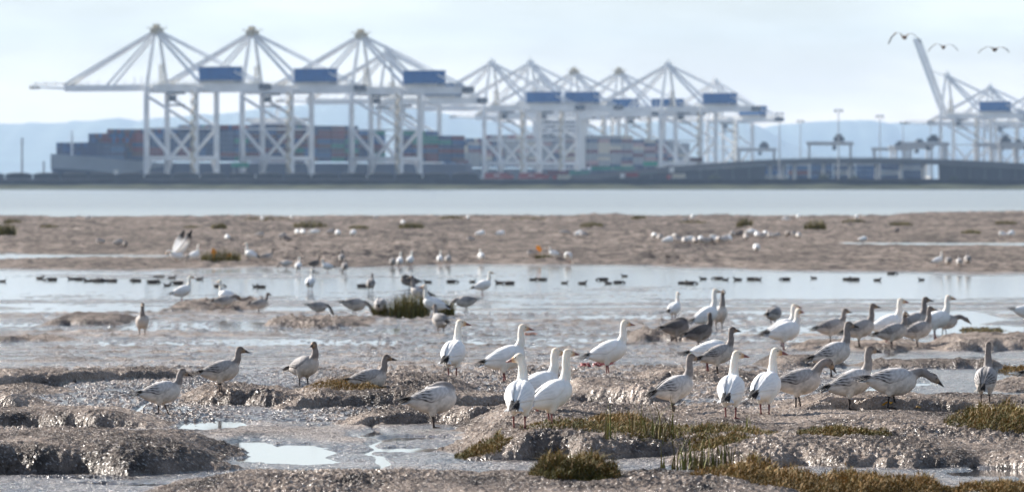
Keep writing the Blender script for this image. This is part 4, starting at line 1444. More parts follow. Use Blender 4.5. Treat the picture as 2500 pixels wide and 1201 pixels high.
    return GOOSE[key]

HEAD = {'R': 0, 'L': 180, 'A': 90, 'T': -90}
def goose(px, py, top, kind, pose, ang, label, group=None, detail=True, dxy=(0, 0)):
    """px: column of the feet, py: row of the feet, top: row of the highest point"""
    G = goose_meshes(pose, kind)
    X, Y, Z = ground_at(px, py)
    s = (py - top) / F * Y / G['top']
    s = min(max(s, .80), 1.04 if pose in ('preen', 'tuck', 'low', 'feed') else 1.22)
    if detail:
        r = empty('snow_goose', (X, Y, Z - .004 * s), math.radians(ang), s)
        mesh_obj('body', G['body'], m_feather, r)
        for w, t in zip(G['wings'], G['tips']):
            wo = mesh_obj('wing', w, m_feather, r)
            mesh_obj('flight_feathers', t, m_feather, wo)
        mesh_obj('tail', G['tail'], m_feather, r)
        mesh_obj('bill', G['bill'], m_bill, r)
        for e in G['eyes']:
            mesh_obj('eye', e, m_eye, r)
    else:
        r = mesh_obj('snow_goose', G['body'], m_feather)
        r.location = (X, Y, Z - .004); r.rotation_euler = (0, 0, math.radians(ang)); r.scale = (s,) * 3
    tag(r, label, 'goose', group)
    return r

NEAR = 'geese on the near mudbanks'
RIGHT = 'geese gathered at the right'
MID = 'geese around the grass tussock and left shallows'
FAR = 'geese on the far mudbank'
GEESE = [
    # foreground
    (392, 1012, 898, 'P', 'walk', 6, 'pale young goose striding right through a shallow runnel at the left', NEAR),
    (538, 958, 857, 'J', 'relaxed', 5, 'brown grey goose standing on the left ridge behind the striding one', NEAR),
    (742, 945, 832, 'J', 'headRl', -42, 'young goose facing the camera beside the small mossy patch', NEAR),
    (897, 948, 864, 'J', 'sit', 4, 'young goose sitting down beside the small mossy patch', NEAR),
    (1056, 1045, 930, 'P', 'preen', 12, 'young goose preening its back on the dark ridge', NEAR),
    (1105, 922, 779, 'W', 'headR', 70, 'white goose seen from behind on the ridge, head turned right', NEAR),
    (1232, 934, 790, 'W', 'alert', 8, 'white goose standing behind the tight trio, black tail tip to the left', NEAR),
    (1268, 1047, 862, 'W', 'headL', 80, 'white goose of the trio with its back to us, head turned left', NEAR),
    (1312, 1010, 848, 'W', 'alert', 25, 'rearmost white goose of the tight trio, half hidden', NEAR),
    (1345, 1037, 850, 'W', 'tall', 28, 'plump white goose of the trio looking right with pink bill', NEAR),
    (1484, 914, 780, 'W', 'alert', 4, 'lone white goose in profile near the reddish scraps', NEAR),
    (1645, 1008, 874, 'P', 'alert', 22, 'grey necked young goose behind the tall grass blades', NEAR),
    (1784, 1022, 855, 'W', 'headR', 78, 'white goose seen from behind, left of the pair on the gravelly bank', NEAR),
    (1868, 1014, 848, 'W', 'headR', 62, 'white goose seen from behind, right of the pair on the gravelly bank', NEAR),
    (1948, 996, 874, 'J', 'bow', 5, 'young goose with lowered open bill right of the white pair', NEAR),
    (2076, 1001, 845, 'P', 'alert', 8, 'young goose standing upright left of the one with lowered head', NEAR),
    (2178, 1001, 902, 'P', 'low', 4, 'young goose with neck stretched low near the yellow leaf', NEAR),
    (2406, 988, 843, 'J', 'tall', 76, 'young goose facing away on the ridge by the right grass clump', NEAR),
    (2545, 960, 860, 'P', 'relaxed', 5, 'goose mostly outside the right edge, only its tail showing', NEAR),
    # middle right crowd
    (1728, 908, 828, 'W', 'tuck', 8, 'white goose with head buried in its back, left in the middle crowd', RIGHT),
    (1752, 914, 797, 'J', 'alert', 8, 'grey goose standing in front of the white one preening', RIGHT),
    (2030, 921, 784, 'P', 'alert', 12, 'pale grey goose behind the low necked one, dark head turned right', RIGHT),
    (1650, 838, 756, 'D', 'preen', 14, 'dark goose preening on the little mound with lifted back feathers', RIGHT),
    (1706, 852, 762, 'D', 'headLl', 22, 'dark young goose with head turned back left beside the mound', RIGHT),
    (1645, 782, 712, 'W', 'alert', 60, 'white goose with brown head standing behind the dark preening one', RIGHT),
    (1722, 812, 704, 'W', 'tall', 24, 'large white goose with neck stretched straight up', RIGHT),
    (1756, 806, 706, 'P', 'tall', -70, 'grey necked goose right behind the stretched white one', RIGHT),
    (1888, 796, 742, 'J', 'tuck', 60, 'round greyish goose hunched behind the two white ones', RIGHT),
    (1908, 846, 741, 'W', 'alert', 12, 'farther of two overlapping white geese', RIGHT),
    (1914, 856, 750, 'W', 'headRl', 20, 'nearer of two overlapping white geese, rusty face', RIGHT),
    (2028, 838, 752, 'J', 'relaxed', 12, 'grey young goose standing apart left of the right hand crowd', RIGHT),
    (2098, 848, 740, 'J', 'alert', 8, 'grey goose with tall neck at the left end of the right hand crowd', RIGHT),
    (2165, 838, 727, 'W', 'alert', 4, 'white goose at the back of the right hand crowd with brown stained head', RIGHT),
    (2226, 832, 720, 'J', 'alert', 4, 'dark necked goose behind the crowd between two white ones', RIGHT),
    (2178, 853, 760, 'J', 'headRl', 8, 'grey goose in front of the crowd with rusty face toward us', RIGHT),
    (2240, 849, 747, 'J', 'alert', 10, 'small grey goose in front, right part of the crowd', RIGHT),
    (2283, 826, 714, 'W', 'alert', 5, 'white goose with long neck at the right end of the crowd', RIGHT),
    (2306, 819, 757, 'J', 'low', 3, 'grey goose at the right end of the crowd lowering its head to feed', RIGHT),
    (2505, 792, 735, 'W', 'feed', 4, 'white goose cut by the right edge in the shallows', RIGHT),
    # middle left
    (347, 820, 738, 'J', 'alert', -86, 'brownish goose walking straight toward us between two pools', MID),
    (444, 738, 672, 'W', 'alert', 10, 'white goose standing on the channel edge at the left', MID),
    (556, 752, 682, 'W', 'alert', 150, 'white goose looking left behind a bending grey one', MID),
    (545, 762, 718, 'J', 'forward', 8, 'grey goose bending right in front of the left looking white one', MID),
    (632, 765, 714, 'J', 'relaxed', 4, 'slim grey goose in profile left of the two feeding ones', MID),
    (757, 712, 656, 'W', 'alert', 75, 'pale goose wading in the channel seen from behind', MID),
    (905, 714, 667, 'J', 'relaxed', 80, 'small grey goose wading in the channel, back to us', MID),
    (775, 772, 736, 'J', 'feed', 3, 'left of two grey geese feeding with heads down in the pool', MID),
    (865, 772, 728, 'J', 'feed', 3, 'right of two grey geese feeding beside the tussock', MID),
    (928, 773, 722, 'P', 'tuck', 80, 'pale rounded goose hidden behind the left tussock', MID),
    (1000, 708, 667, 'D', 'tuck', 175, 'dark backed goose hunched in the channel behind the tussock', MID),
    (1028, 745, 672, 'P', 'alert', 165, 'grey necked goose standing behind the tussock', MID),
    (1062, 776, 694, 'W', 'alert', 172, 'white goose facing left in front of the tussock', MID),
    (1076, 817, 742, 'J', 'relaxed', 118, 'grey goose standing on the mud in front of the tussock', MID),
    (1138, 762, 722, 'J', 'feed', 186, 'grey goose feeding with head down right of the tussock', MID),
    (1178, 722, 661, 'W', 'alert', 12, 'pale goose wading in the channel right of the tussock', MID),
]
for (px, py, top, kd, ps, an, lb, gr) in GEESE:
    goose(px, py, top, kd, ps, an, lb, gr)

FARG = [
    (473, 642, 596, 'W', 'alert', 40, 'white goose beside the far grass tuft with orange blooms'),
    (614, 642, 592, 'W', 'alert', 150, 'white goose right of the far grass tuft'),
    (650, 645, 606, 'J', 'relaxed', 10, 'grey goose next to the white one right of the far tuft'),
    (728, 666, 630, 'W', 'alert', 80, 'white goose at the bank edge, leftmost of the quartet'),
    (766, 658, 628, 'D', 'relaxed', 0, 'dark goose in the quartet at the bank edge'),
    (800, 666, 632, 'W', 'relaxed', 170, 'white goose in the quartet at the bank edge, third from the left'),
    (834, 645, 613, 'J', 'alert', 85, 'rear grey goose of the quartet at the bank edge'),
    (842, 666, 632, 'J', 'relaxed', 85, 'front grey goose at the right end of the quartet'),
    (700, 657, 640, 'P', 'feed', 175, 'pale goose bending low left of the quartet'),
    (958, 654, 622, 'J', 'relaxed', 85, 'grey goose left of two white ones at the channel rim'),
    (976, 653, 614, 'W', 'alert', 80, 'middle white goose of the three at the channel rim'),
    (1001, 651, 611, 'W', 'alert', 70, 'right white goose of the three at the channel rim'),
    (1074, 647, 612, 'W', 'alert', 85, 'left one of a pair of white geese at the channel rim'),
    (1094, 647, 613, 'P', 'alert', 80, 'right one of a pair of pale geese at the channel rim'),
    (1175, 642, 607, 'W', 'relaxed', 100, 'white goose alone at the end of the dark mud lip'),
    (1300, 632, 609, 'J', 'tuck', 170, 'grey goose left of the orange bloom on the far bank'),
    (1354, 634, 601, 'W', 'relaxed', 160, 'white goose right of the orange bloom on the far bank'),
    (1387, 642, 615, 'W', 'feed', 80, 'white goose feeding at the rim right of the orange bloom'),
    (1847, 620, 592, 'W', 'tuck', 90, 'round white goose alone below the dense flock'),
    (2288, 652, 617, 'W', 'alert', 8, 'white goose leading the small group wading at the right'),
    (2316, 653, 626, 'J', 'tuck', 85, 'grey goose second in the small group wading at the right'),
    (2342, 655, 622, 'P', 'relaxed', 90, 'pale goose third in the small group wading at the right'),
    (2363, 652, 612, 'J', 'relaxed', 90, 'grey goose at the right end of the small wading group'),
    (246, 600, 580, 'J', 'tuck', 170, 'grey goose hunched alone on the left of the far bank'),
    (288, 604, 582, 'J', 'tuck', 10, 'left of two grey geese hunched on the far bank'),
    (306, 606, 588, 'D', 'tuck', 90, 'right of two grey geese hunched on the far bank'),
    (555, 590, 571, 'W', 'tuck', 90, 'small pale goose above the raised wings on the far bank'),
    (634, 584, 565, 'J', 'tuck', 5, 'grey goose feeding far back, left of the white feeding row'),
    (690, 588, 567, 'J', 'tuck', 40, 'grey goose upper of two left of the white feeding row'),
    (701, 594, 575, 'D', 'tuck', 170, 'dark goose lower of two left of the white feeding row'),
    (726, 578, 558, 'W', 'tuck', 90, 'leftmost white goose of the far feeding row'),
    (740, 578, 558, 'W', 'tuck', 100, 'second white goose of the far feeding row'),
    (769, 578, 556, 'W', 'feed', 175, 'long bodied white goose in the middle of the far feeding row'),
    (806, 578, 558, 'J', 'tuck', 20, 'grey goose in the far feeding row'),
    (825, 580, 560, 'W', 'tuck', 80, 'white goose beside the grey one in the far feeding row'),
    (862, 580, 557, 'W', 'tuck', 60, 'rightmost white goose of the far feeding row'),
    (1150, 593, 577, 'J', 'tuck', 170, 'greyish goose lying left of two white ones at mid bank'),
    (1172, 582, 559, 'W', 'tuck', 10, 'left white goose of the pair feeding at mid bank'),
    (1221, 582, 557, 'W', 'tuck', 20, 'right white goose of the pair feeding at mid bank'),
    (1378, 580, 561, 'J', 'feed', 5, 'grey goose feeding beside the pair of overlapping ones'),
    (1413, 582, 558, 'W', 'tuck', 20, 'left of two overlapping pale geese at mid bank'),
    (1426, 585, 560, 'P', 'tuck', 150, 'right of two overlapping pale geese at mid bank'),
    (1690, 538, 517, 'W', 'tuck', 85, 'white goose at the water edge above the dense flock'),
    (1672, 546, 532, 'J', 'tuck', 10, 'grey goose just below the white one at the far water edge'),
    (1948, 537, 519, 'W', 'tuck', 85, 'small white goose at the far water edge, right of centre'),
    (1917, 543, 530, 'W', 'feed', 5, 'small white goose feeding near the far water edge'),
    (2091, 538, 520, 'W', 'tuck', 60, 'small white goose at the far water edge above the dark clump'),
    (2106, 594, 576, 'W', 'tuck', 10, 'white goose resting alone on the right of the far bank'),
    (2189, 572, 556, 'D', 'tuck', 50, 'dark goose alone on the right of the far bank'),
    (2448, 582, 564, 'W', 'tuck', 160, 'left of two white geese near the right end of the far bank'),
    (2468, 582, 560, 'W', 'tuck', 40, 'right of two white geese near the right end of the far bank'),
    (984, 552, 536, 'W', 'tuck', 90, 'tiny white goose beside a dark clump on the far bank'),
    (1142, 538, 526, 'W', 'tuck', 90, 'tiny white goose near the far water edge, left of centre'),
    (214, 540, 526, 'P', 'tuck', 20, 'tiny grey goose near the far water edge at the left'),
    (640, 541, 528, 'W', 'tuck', 80, 'tiny white goose in front of the long dark clump'),
    (711, 538, 526, 'W', 'tuck', 80, 'tiny white goose right of the long dark clump'),
    (917, 538, 526, 'P', 'tuck', 20, 'tiny pale goose near the far water edge between clumps'),
]
for (px, py, top, kd, ps, an, lb) in FARG:
    goose(px, py, top, kd, ps, an, lb, FAR, detail=(py - top) > 24)
# the dense feeding flock
flock = [(1597, 588, 'W'), (1612, 592, 'J'), (1630, 600, 'W'), (1648, 590, 'J'), (1660, 598, 'J'), (1672, 600, 'P'), (1684, 598, 'W'), (1698, 600, 'J'), (1710, 598, 'W'), (1722, 601, 'J'),
         (1735, 600, 'J'), (1745, 596, 'W'), (1756, 598, 'J'), (1768, 597, 'P'), (1780, 596, 'W'), (1788, 583, 'J'), (1803, 582, 'D'), (1822, 590, 'J'), (1836, 578, 'W'), (1848, 584, 'W'),
         (1858, 588, 'J'), (1868, 582, 'W'), (1880, 586, 'J'), (1894, 587, 'J'), (1924, 582, 'D'), (1943, 583, 'J'), (1950, 586, 'P')]
ORD = ['first', 'second', 'third', 'fourth', 'fifth', 'sixth', 'seventh', 'eighth', 'ninth', 'tenth', 'eleventh', 'twelfth', 'thirteenth', 'fourteenth', 'fifteenth', 'sixteenth', 'seventeenth', 'eighteenth', 'nineteenth', 'twentieth',
       'twenty-first', 'twenty-second', 'twenty-third', 'twenty-fourth', 'twenty-fifth', 'twenty-sixth', 'twenty-seventh', 'twenty-eighth']
FL = {'W': 'white', 'J': 'grey', 'P': 'pale mottled', 'D': 'dark'}
flock.sort()
for i, (px, py, kd) in enumerate(flock):
    goose(px, py, py - 24 - (i * 7) % 5, kd, 'tuck' if i % 3 else 'feed', [90, 75, 10, 100, 170, 85, 30][i % 7], '%s goose feeding in the dense far flock, %s from its left end' % (FL[kd], ORD[i]), 'dense flock on the far bank', detail=False)

# ---- goose with both wings raised, and three flying birds
def wing_sheet(root, pts_le, pts_te, C, name, parent, tipfrom=.62):
    """raised wing: leading edge and trailing edge polylines, thin closed sheet"""
    bm = bmesh.new(); cols = []
    n = len(pts_le); nc = 7
    for side_ in (1, -1):
        for i in range(n):
            for j in range(nc):
                t = j / (nc - 1)
                p = Vector(pts_le[i]).lerp(Vector(pts_te[i]), t)
                nrm = Vector((0, 1, .2)).normalized()
                p = p + nrm * (.010 * side_ * (1 - t) * (1 - .6 * i / n) + .002 * side_) + nrm * (.03 * math.sin(math.pi * t))
                bm.verts.new(p)
                f = i / (n - 1)
                cols.append(C['tip'] if f > tipfrom else (C['wing'] if (t < .45 or C is WHITE) else C['streak']))
    bm.verts.ensure_lookup_table()
    o2 = n * nc
    for i in range(n - 1):
        for j in range(nc - 1):
            a = i * nc + j
            bm.faces.new([bm.verts[k] for k in (a, a + 1, a + nc + 1, a + nc)])
            bm.faces.new([bm.verts[o2 + k] for k in (a + nc, a + nc + 1, a + 1, a)])
    loop = [j for j in range(nc)] + [i * nc + nc - 1 for i in range(1, n)] + [(n - 1) * nc + j for j in range(nc - 2, -1, -1)] + [i * nc for i in range(n - 2, 0, -1)]
    for a, b in zip(loop, loop[1:] + loop[:1]):
        bm.faces.new((bm.verts[b], bm.verts[a], bm.verts[o2 + a], bm.verts[o2 + b]))
    me = bpy.data.meshes.new(name); bm.to_mesh(me); bm.free()
    set_col(me, np.array(cols)); me.shade_smooth()
    return mesh_obj(name, me, m_feather, parent)

G = goose_meshes('forward', 'W')
X, Y, Z = ground_at(432, 644)
r = empty('snow_goose', (X, Y, Z), math.radians(215), 1.12)
mesh_obj('body', G['body'], m_feather, r); mesh_obj('tail', G['tail'], m_feather, r); mesh_obj('bill', G['bill'], m_bill, r)
for s in (1, -1):
    le = [(.14, s * .06, .33), (.04, s * .16, .52), (-.08, s * .20, .72), (-.24, s * .22, .92), (-.40, s * .22, 1.06)]
    te = [(-.18, s * .05, .32), (-.24, s * .12, .44), (-.32, s * .16, .58), (-.40, s * .20, .76), (-.43, s * .22, 1.02)]
    wing_sheet(None, le, te, WHITE, 'wing', r, .55)
tag(r, 'white goose on the far bank with both dark tipped wings raised', 'goose', FAR)

def flyer(px, py, d, span, lift, yaw, label):
    p = wp(px, py, d)
    r = empty('flying_goose', p, math.radians(yaw))
    bm = bmesh.new()
    tube(bm, [(-.33, 0, .0), (-.2, 0, .0), (-.05, 0, -.005), (.1, 0, 0), (.2, 0, .012), (.3, 0, .02), (.42, 0, .025)], [.015, .055, .085, .08, .05, .033, .03], 14)
    ellipsoid(bm, (.45, 0, .027), (.05, .033, .035)); ellipsoid(bm, (.505, 0, .02), (.045, .014, .014))
    me = remeshed(bm, .012, 3); V = coords(me)
    c = np.where(V[:, 2:3] < -.03, np.array([[.20, .17, .15]]), np.array([[.11, .09, .08]])); c = np.where(V[:, 0:1] > .48, np.array([[.03, .02, .02]]), c)
    set_col(me, c); me.shade_smooth()
    mesh_obj('body', me, m_feather, r)
    C = dict(wing=(.10, .085, .08), streak=(.14, .12, .105), tip=(.02, .02, .02))
    for s in (1, -1):
        L = span / 2
        k = lift if s > 0 else lift * .8
        le = [(.10, s * .05, .03), (.12, s * .25 * L, .03 + .20 * k), (.13, s * .50 * L, .03 + .24 * k), (.05, s * .78 * L, .03 - .02 * k), (-.10, s * L, .03 - .42 * k)]
        te = [(-.14, s * .05, .02), (-.13, s * .25 * L, .02 + .19 * k), (-.12, s * .50 * L, .02 + .21 * k), (-.10, s * .78 * L, .02 - .05 * k), (-.13, s * L, .02 - .43 * k)]
        wing_sheet(None, le, te, C, 'wing', r, .7)
    tag(r, label, 'bird', 'birds flying over the terminal')
flyer(2208, 92, 330, 1.3, .68, 100, 'leftmost dark flying bird, above the raised crane boom')
flyer(2303, 116, 360, 1.25, .5, 85, 'middle one of the three dark flying birds')
flyer(2428, 122, 350, 1.3, .42, 75, 'rightmost one of the three dark flying birds')

# ---- ducks on the channel
m_duck = mat('duck_plumage', (.05, .04, .035), .7, attr='Col')
def duck_mesh(headdown):
    bm = bmesh.new()
    tube(bm, [(-.19, 0, .05), (-.13, 0, .035), (-.03, 0, .02), (.07, 0, .025), (.12, 0, .04)], [.012, .045, .068, .06, .02], 12)
    if not headdown:
        tube(bm, [(.08, 0, .04), (.105, 0, .07), (.118, 0, .10)], [.038, .030, .028], 10)
        ellipsoid(bm, (.125, 0, .105), (.038, .028, .030)); ellipsoid(bm, (.168, 0, .095), (.03, .014, .009))
    else:
        tube(bm, [(.09, 0, .04), (.15, 0, .06), (.19, 0, .03)], [.034, .026, .025], 10)
        ellipsoid(bm, (.205, 0, .02), (.036, .027, .026)); ellipsoid(bm, (.235, 0, -.005), (.025, .013, .010))
    me = remeshed(bm, .011, 3); V = coords(me)
    c = np.repeat(np.array([[.10, .08, .066]]), len(V), 0); c[V[:, 0] > .08] = (.03, .022, .02); c[(V[:, 0] < -.12)] = (.10, .09, .08)
    set_col(me, c); me.shade_smooth(); me.materials.append(m_duck)
    return me
DK = [duck_mesh(False), duck_mesh(True)]
DUCKS = [(10, 694), (100, 686), (125, 688), (170, 685), (196, 685), (212, 688), (228, 686), (243, 686), (257, 684), (273, 684), (322, 682), (335, 682), (373, 684), (392, 683), (378, 694), (408, 702), (430, 695), (420, 683),
         (490, 684), (535, 700), (622, 700), (640, 700), (887, 697), (1043, 686), (1100, 684), (1156, 683), (1218, 698), (1240, 698), (1305, 688), (1324, 687), (1378, 694), (1420, 694), (1474, 684), (1484, 692), (1508, 689),
         (1527, 672), (1668, 688), (1684, 688), (1713, 676), (1755, 687), (1772, 689), (1798, 688), (1840, 686), (1852, 686), (1917, 684), (1983, 680), (2070, 682), (2085, 682), (2141, 682), (2180, 665), (2250, 679)]
def label_duck(i):
    n = len(DUCKS)
    if i < n / 2:
        return 'small dark duck on the channel, %s from the left edge' % ORD[i]
    return 'small dark duck on the channel, %s from the right edge' % ORD[n - 1 - i]
DUCKS.sort()
for i, (px, py) in enumerate(DUCKS):
    X, Y, Z = ground_at(px + (i * 37 % 7) - 3, py + (i * 53 % 13) - 6)
    o = mesh_obj('duck', DK[int(i * 7 % 5 > 2)], m_duck)
    o.location = (X, Y, Z); o.rotation_euler = (0, 0, math.radians([0, 180, 20, 165, 200, -15][(i * 5) % 6]))
    o.scale = (.64 + .09 * ((i * 7) % 5),) * 3
    tag(o, label_duck(i), 'duck', 'dark ducks on the channel')

# ================================================================== marsh plants
m_grass = mat('marsh_grass', (.1, .1, .04), .75, spec=.3, attr='Col')
GREEN = [(.05, .055, .014), (.085, .085, .02), (.13, .115, .028), (.17, .12, .03), (.22, .12, .03), (.26, .19, .05)]
BROWN = [(.07, .055, .016), (.12, .085, .022), (.18, .12, .03), (.24, .14, .035), (.29, .16, .04), (.20, .16, .04)]
def blades(bm, cols, R, p, h, w, lean, col, seg=3):
    az = R.uniform(0, 6.283)
    dx, dy = math.cos(az), math.sin(az)
    sx, sy = -dy, dx
    prev = None
    for k in range(seg + 1):
        t = k / seg
        o = lean * h * t * t
        c = Vector((p[0] + dx * o, p[1] + dy * o, p[2] + h * t * (1 - .25 * lean * t)))
        ww = w * (1 - .85 * t)
        cur = [bm.verts.new(c + Vector((sx, sy, 0)) * ww), bm.verts.new(c - Vector((sx, sy, 0)) * ww)]
        f = .55 + .75 * t
        cols += [tuple(x * f for x in col)] * 2 if False else [col, col]
        if prev:
            bm.faces.new((prev[0], prev[1], cur[1], cur[0]))
        prev = cur

def mat_patch(name, px0, px1, py, depth, h, n, pal, label, wid=.004, lean=2.2, seed=1, dome=0.05):
    h = h * .52; n = int(n * 1.35)
    """low mat of glasswort and grass on the mud: px range at front row py, depth in metres"""
    R = random.Random(seed)
    X0, Y0, Z0 = ground_at((px0 + px1) / 2, py)
    xa, xb = (px0 - 1250) / F * Y0, (px1 - 1250) / F * Y0
    cx, hw = (xa + xb) / 2, (xb - xa) / 2
    P = []
    while len(P) < n:
        u, v = R.uniform(-1, 1), R.uniform(-1, 1)
        q = u * u + v * v * .9 + .35 * float(vnoise(np.float64(u * 4 + seed), np.float64(v * 3), 5)) * 2
        if q < 1:
            P.append((cx + u * hw, Y0 + depth * (.5 + .5 * v), q))
    A = np.array(P)
    Z = height(A[:, 0], A[:, 1])
    bm = bmesh.new(); cols = []
    cl = fbm(A[:, 0] * 7 + seed, A[:, 1] * 3, 8, 3)
    for (x, y, q), z, c in zip(P, Z, cl):
        e = max(0.0, 1 - q)
        hh = h * (.45 + .75 * R.random()) * (.45 + .55 * min(1, e * 2.2)) * (1 + .9 * c)
        base = dome * min(1, e * 1.8) * (1 + 1.2 * c)
        i = min(len(pal) - 1, max(0, int((R.random() * .6 + (c + .5) * .4) * len(pal))))
        col = pal[i]
        k = R.uniform(.65, 1.25)
        blades(bm, cols, R, (x, y, z + base * R.uniform(0.0, 1)), hh, wid * R.uniform(.7, 1.5), R.uniform(.1, lean), tuple(v_ * k for v_ in col), 2)
    me = bpy.data.meshes.new(name); bm.to_mesh(me); bm.free()
    set_col(me, np.array(cols))
    o = mesh_obj(name, me, m_grass)
    return tag(o, label, 'marsh plants', 'low marsh plant patches')

def tall_grass(px, py, spread, n, h, label, seed, lean=.7, wid=.0062):
    R = random.Random(seed)
    X, Y, Z = ground_at(px, py)
    r = empty('grass_tuft', (X, Y, Z))
    bm = bmesh.new(); cols = []
    for k in range(n):
        x, y = R.gauss(0, spread), R.gauss(0, spread * 1.2)
        z = float(height(np.float64(X + x), np.float64(Y + y))) - Z - .01
        col = R.choice([(.17, .17, .035), (.12, .13, .03), (.20, .16, .05), (.10, .08, .03), (.14, .10, .045)])
        blades(bm, cols, R, (x, y, z), h * R.uniform(.38, 1.0), wid * R.uniform(.7, 1.3), R.uniform(.02, lean), col, 4)
    me = bpy.data.meshes.new('blades'); bm.to_mesh(me); bm.free()
    set_col(me, np.array(cols)); mesh_obj('blades', me, m_grass, r)['kind'] = 'stuff'
    bm = bmesh.new(); cols = []
    for k in range(n // 2):
        blades(bm, cols, R, (R.gauss(0, spread), R.gauss(0, spread), -.01), h * .22, wid * 1.2, .8, (.10, .075, .04), 2)
    me = bpy.data.meshes.new('dead_leaves'); bm.to_mesh(me); bm.free()
    set_col(me, np.array(cols)); mesh_obj('dead_leaves', me, m_grass, r)['kind'] = 'stuff'
    return tag(r, label, 'grass', 'upright grass tufts')

mat_patch('marsh_plants', 1268, 1920, 1086, 3.2, .055, 9000, GREEN, 'long green brown plant mat on the bank in front of the white trio', seed=1)
mat_patch('marsh_plants', 1440, 1600, 1040, 1.6, .06, 2200, BROWN, 'small reddish plant mat behind the long one', seed=2)
mat_patch('marsh_plants', 1292, 1532, 1176, 1.0, .13, 6500, GREEN, 'bushy dark green mound of plants at the bottom centre', seed=3, dome=.10)
mat_patch('marsh_plants', 1108, 1252, 1118, 1.2, .06, 3000, GREEN, 'small green patch on the left end of the white trio bank', seed=4)
mat_patch('marsh_plants', 1690, 2345, 1212, 2.0, .085, 14000, BROWN, 'broad brown gold plant mat at the bottom right edge', seed=5, dome=.10)
mat_patch('marsh_plants', 2300, 2620, 1215, 1.6, .06, 5000, BROWN, 'brownish plant mat in the bottom right corner', seed=6)
mat_patch('marsh_plants', 1936, 2208, 1066, 1.2, .055, 5000, GREEN, 'narrow green plant strip below the geese at the right', seed=7)
mat_patch('marsh_plants', 2330, 2640, 1060, 3.0, .085, 9000, GREEN, 'dense dark plant clump at the right edge', seed=8, dome=.12)
mat_patch('marsh_plants', 734, 950, 956, 1.8, .06, 4000, BROWN, 'small mossy patch beside the sitting young goose', seed=9)
mat_patch('marsh_plants', 1660, 1840, 1096, 1.2, .06, 2500, GREEN, 'dark plant patch behind the lower grass blades', seed=10)
mat_patch('marsh_plants', 2350, 2480, 812, 4.0, .07, 1800, GREEN, 'small dark plant cap on the mound at the right', wid=.006, seed=11)
mat_patch('marsh_plants', 2440, 2620, 910, 3.0, .07, 1800, BROWN, 'brownish plants on the ridge near the right edge', wid=.006, seed=12)
tall_grass(1612, 1072, .09, 42, .42, 'tallest grass tuft standing before the grey necked goose', 21)
tall_grass(1560, 1070, .04, 12, .40, 'thin upright blades left of the tallest grass tuft', 22, .2)
tall_grass(1482, 1070, .03, 9, .38, 'sparse upright blades on the long plant mat', 23, .2)
tall_grass(1668, 1146, .05, 20, .28, 'left blade cluster standing in the water strip', 24, .35, .009)
tall_grass(1702, 1146, .04, 24, .20, 'short blade cluster in the middle of the water strip', 25, .6, .009)
tall_grass(1752, 1148, .07, 42, .30, 'right blade cluster standing in the water strip', 26, .35, .009)
tall_grass(1622, 1146, .02, 6, .13, 'tiny lone blades left in the water strip', 27, .2, .009)
tall_grass(1876, 1150, .02, 5, .17, 'lone upright blade right of the water strip', 28, .2, .009)
tall_grass(1722, 1062, .05, 30, .16, 'thin dark stems between the grass tuft and the white pair', 29, .6)
tall_grass(1828, 1060, .03, 8, .22, 'few upright blades right of the thin dark stems', 30, .2)
tall_grass(2430, 1010, .09, 40, .14, 'wiry stems on the dense clump at the right edge', 31, .7)
# tussock in the channel shallows and far tufts
def tussock(px, py, hw, h, n, label, seed, wid=.012, flowers=()):
    R = random.Random(seed)
    X, Y, Z = ground_at(px, py)
    r = empty('grass_tussock', (X, Y, Z))
    w = hw / F * Y
    bm = bmesh.new(); cols = []
    for k in range(n):
        u = R.uniform(-1, 1)
        x, y = u * w, R.gauss(0, w * .3)
        col = R.choice([(.15, .14, .03), (.10, .10, .025), (.21, .17, .045), (.25, .19, .06), (.07, .07, .02)])
        blades(bm, cols, R, (x, y, -.03), h * R.uniform(.4, 1.0) * (1.1 - .35 * u * u), wid * R.uniform(.6, 1.3), R.uniform(.03, .5), col, 3)
    me = bpy.data.meshes.new('blades'); bm.to_mesh(me); bm.free()
    set_col(me, np.array(cols)); mesh_obj('blades', me, m_grass, r)['kind'] = 'stuff'
    for (fx, fy) in flowers:
        q = wp(fx, fy, Y)
        bm = bmesh.new()
        for k in range(9):
            a = R.uniform(0, 6.28); c = Vector((q.x - X + R.gauss(0, .035), R.gauss(0, .04), q.z - Z + R.gauss(0, .045)))
            n_ = Vector((R.uniform(-1, 1), -1, R.uniform(-.5, 1))).normalized(); t1 = n_.orthogonal().normalized(); t2 = n_.cross(t1)
            bm.faces.new([bm.verts.new(c + t1 * (.085 * math.cos(2.1 * j + a)) + t2 * (.085 * math.sin(2.1 * j + a))) for j in range(3)])
        beam(bm, (q.x - X, 0, 0), (q.x - X, 0, q.z - Z), .015)
        bm_obj('orange_leaves', bm, mat('orange_leaf', (.85, .36, .02), .6), r)
    return tag(r, label, 'grass', 'grass tussocks of the shallows')
tussock(930, 773, 20, .40, 260, 'left small tussock in the shallows, goose behind it', 41)
tussock(1000, 774, 48, .58, 700, 'main brown green tussock in the shallows', 42)
tussock(1085, 772, 24, .42, 280, 'right end tussock beside the white goose facing left', 43)
tussock(540, 640, 48, .55, 420, 'far tuft with two orange sprigs near the raised wings', 44, .016, ((521, 617), (561, 626)))
tussock(1328, 632, 22, .26, 160, 'far low tuft with one orange sprig', 45, .016, ((1317, 608),))
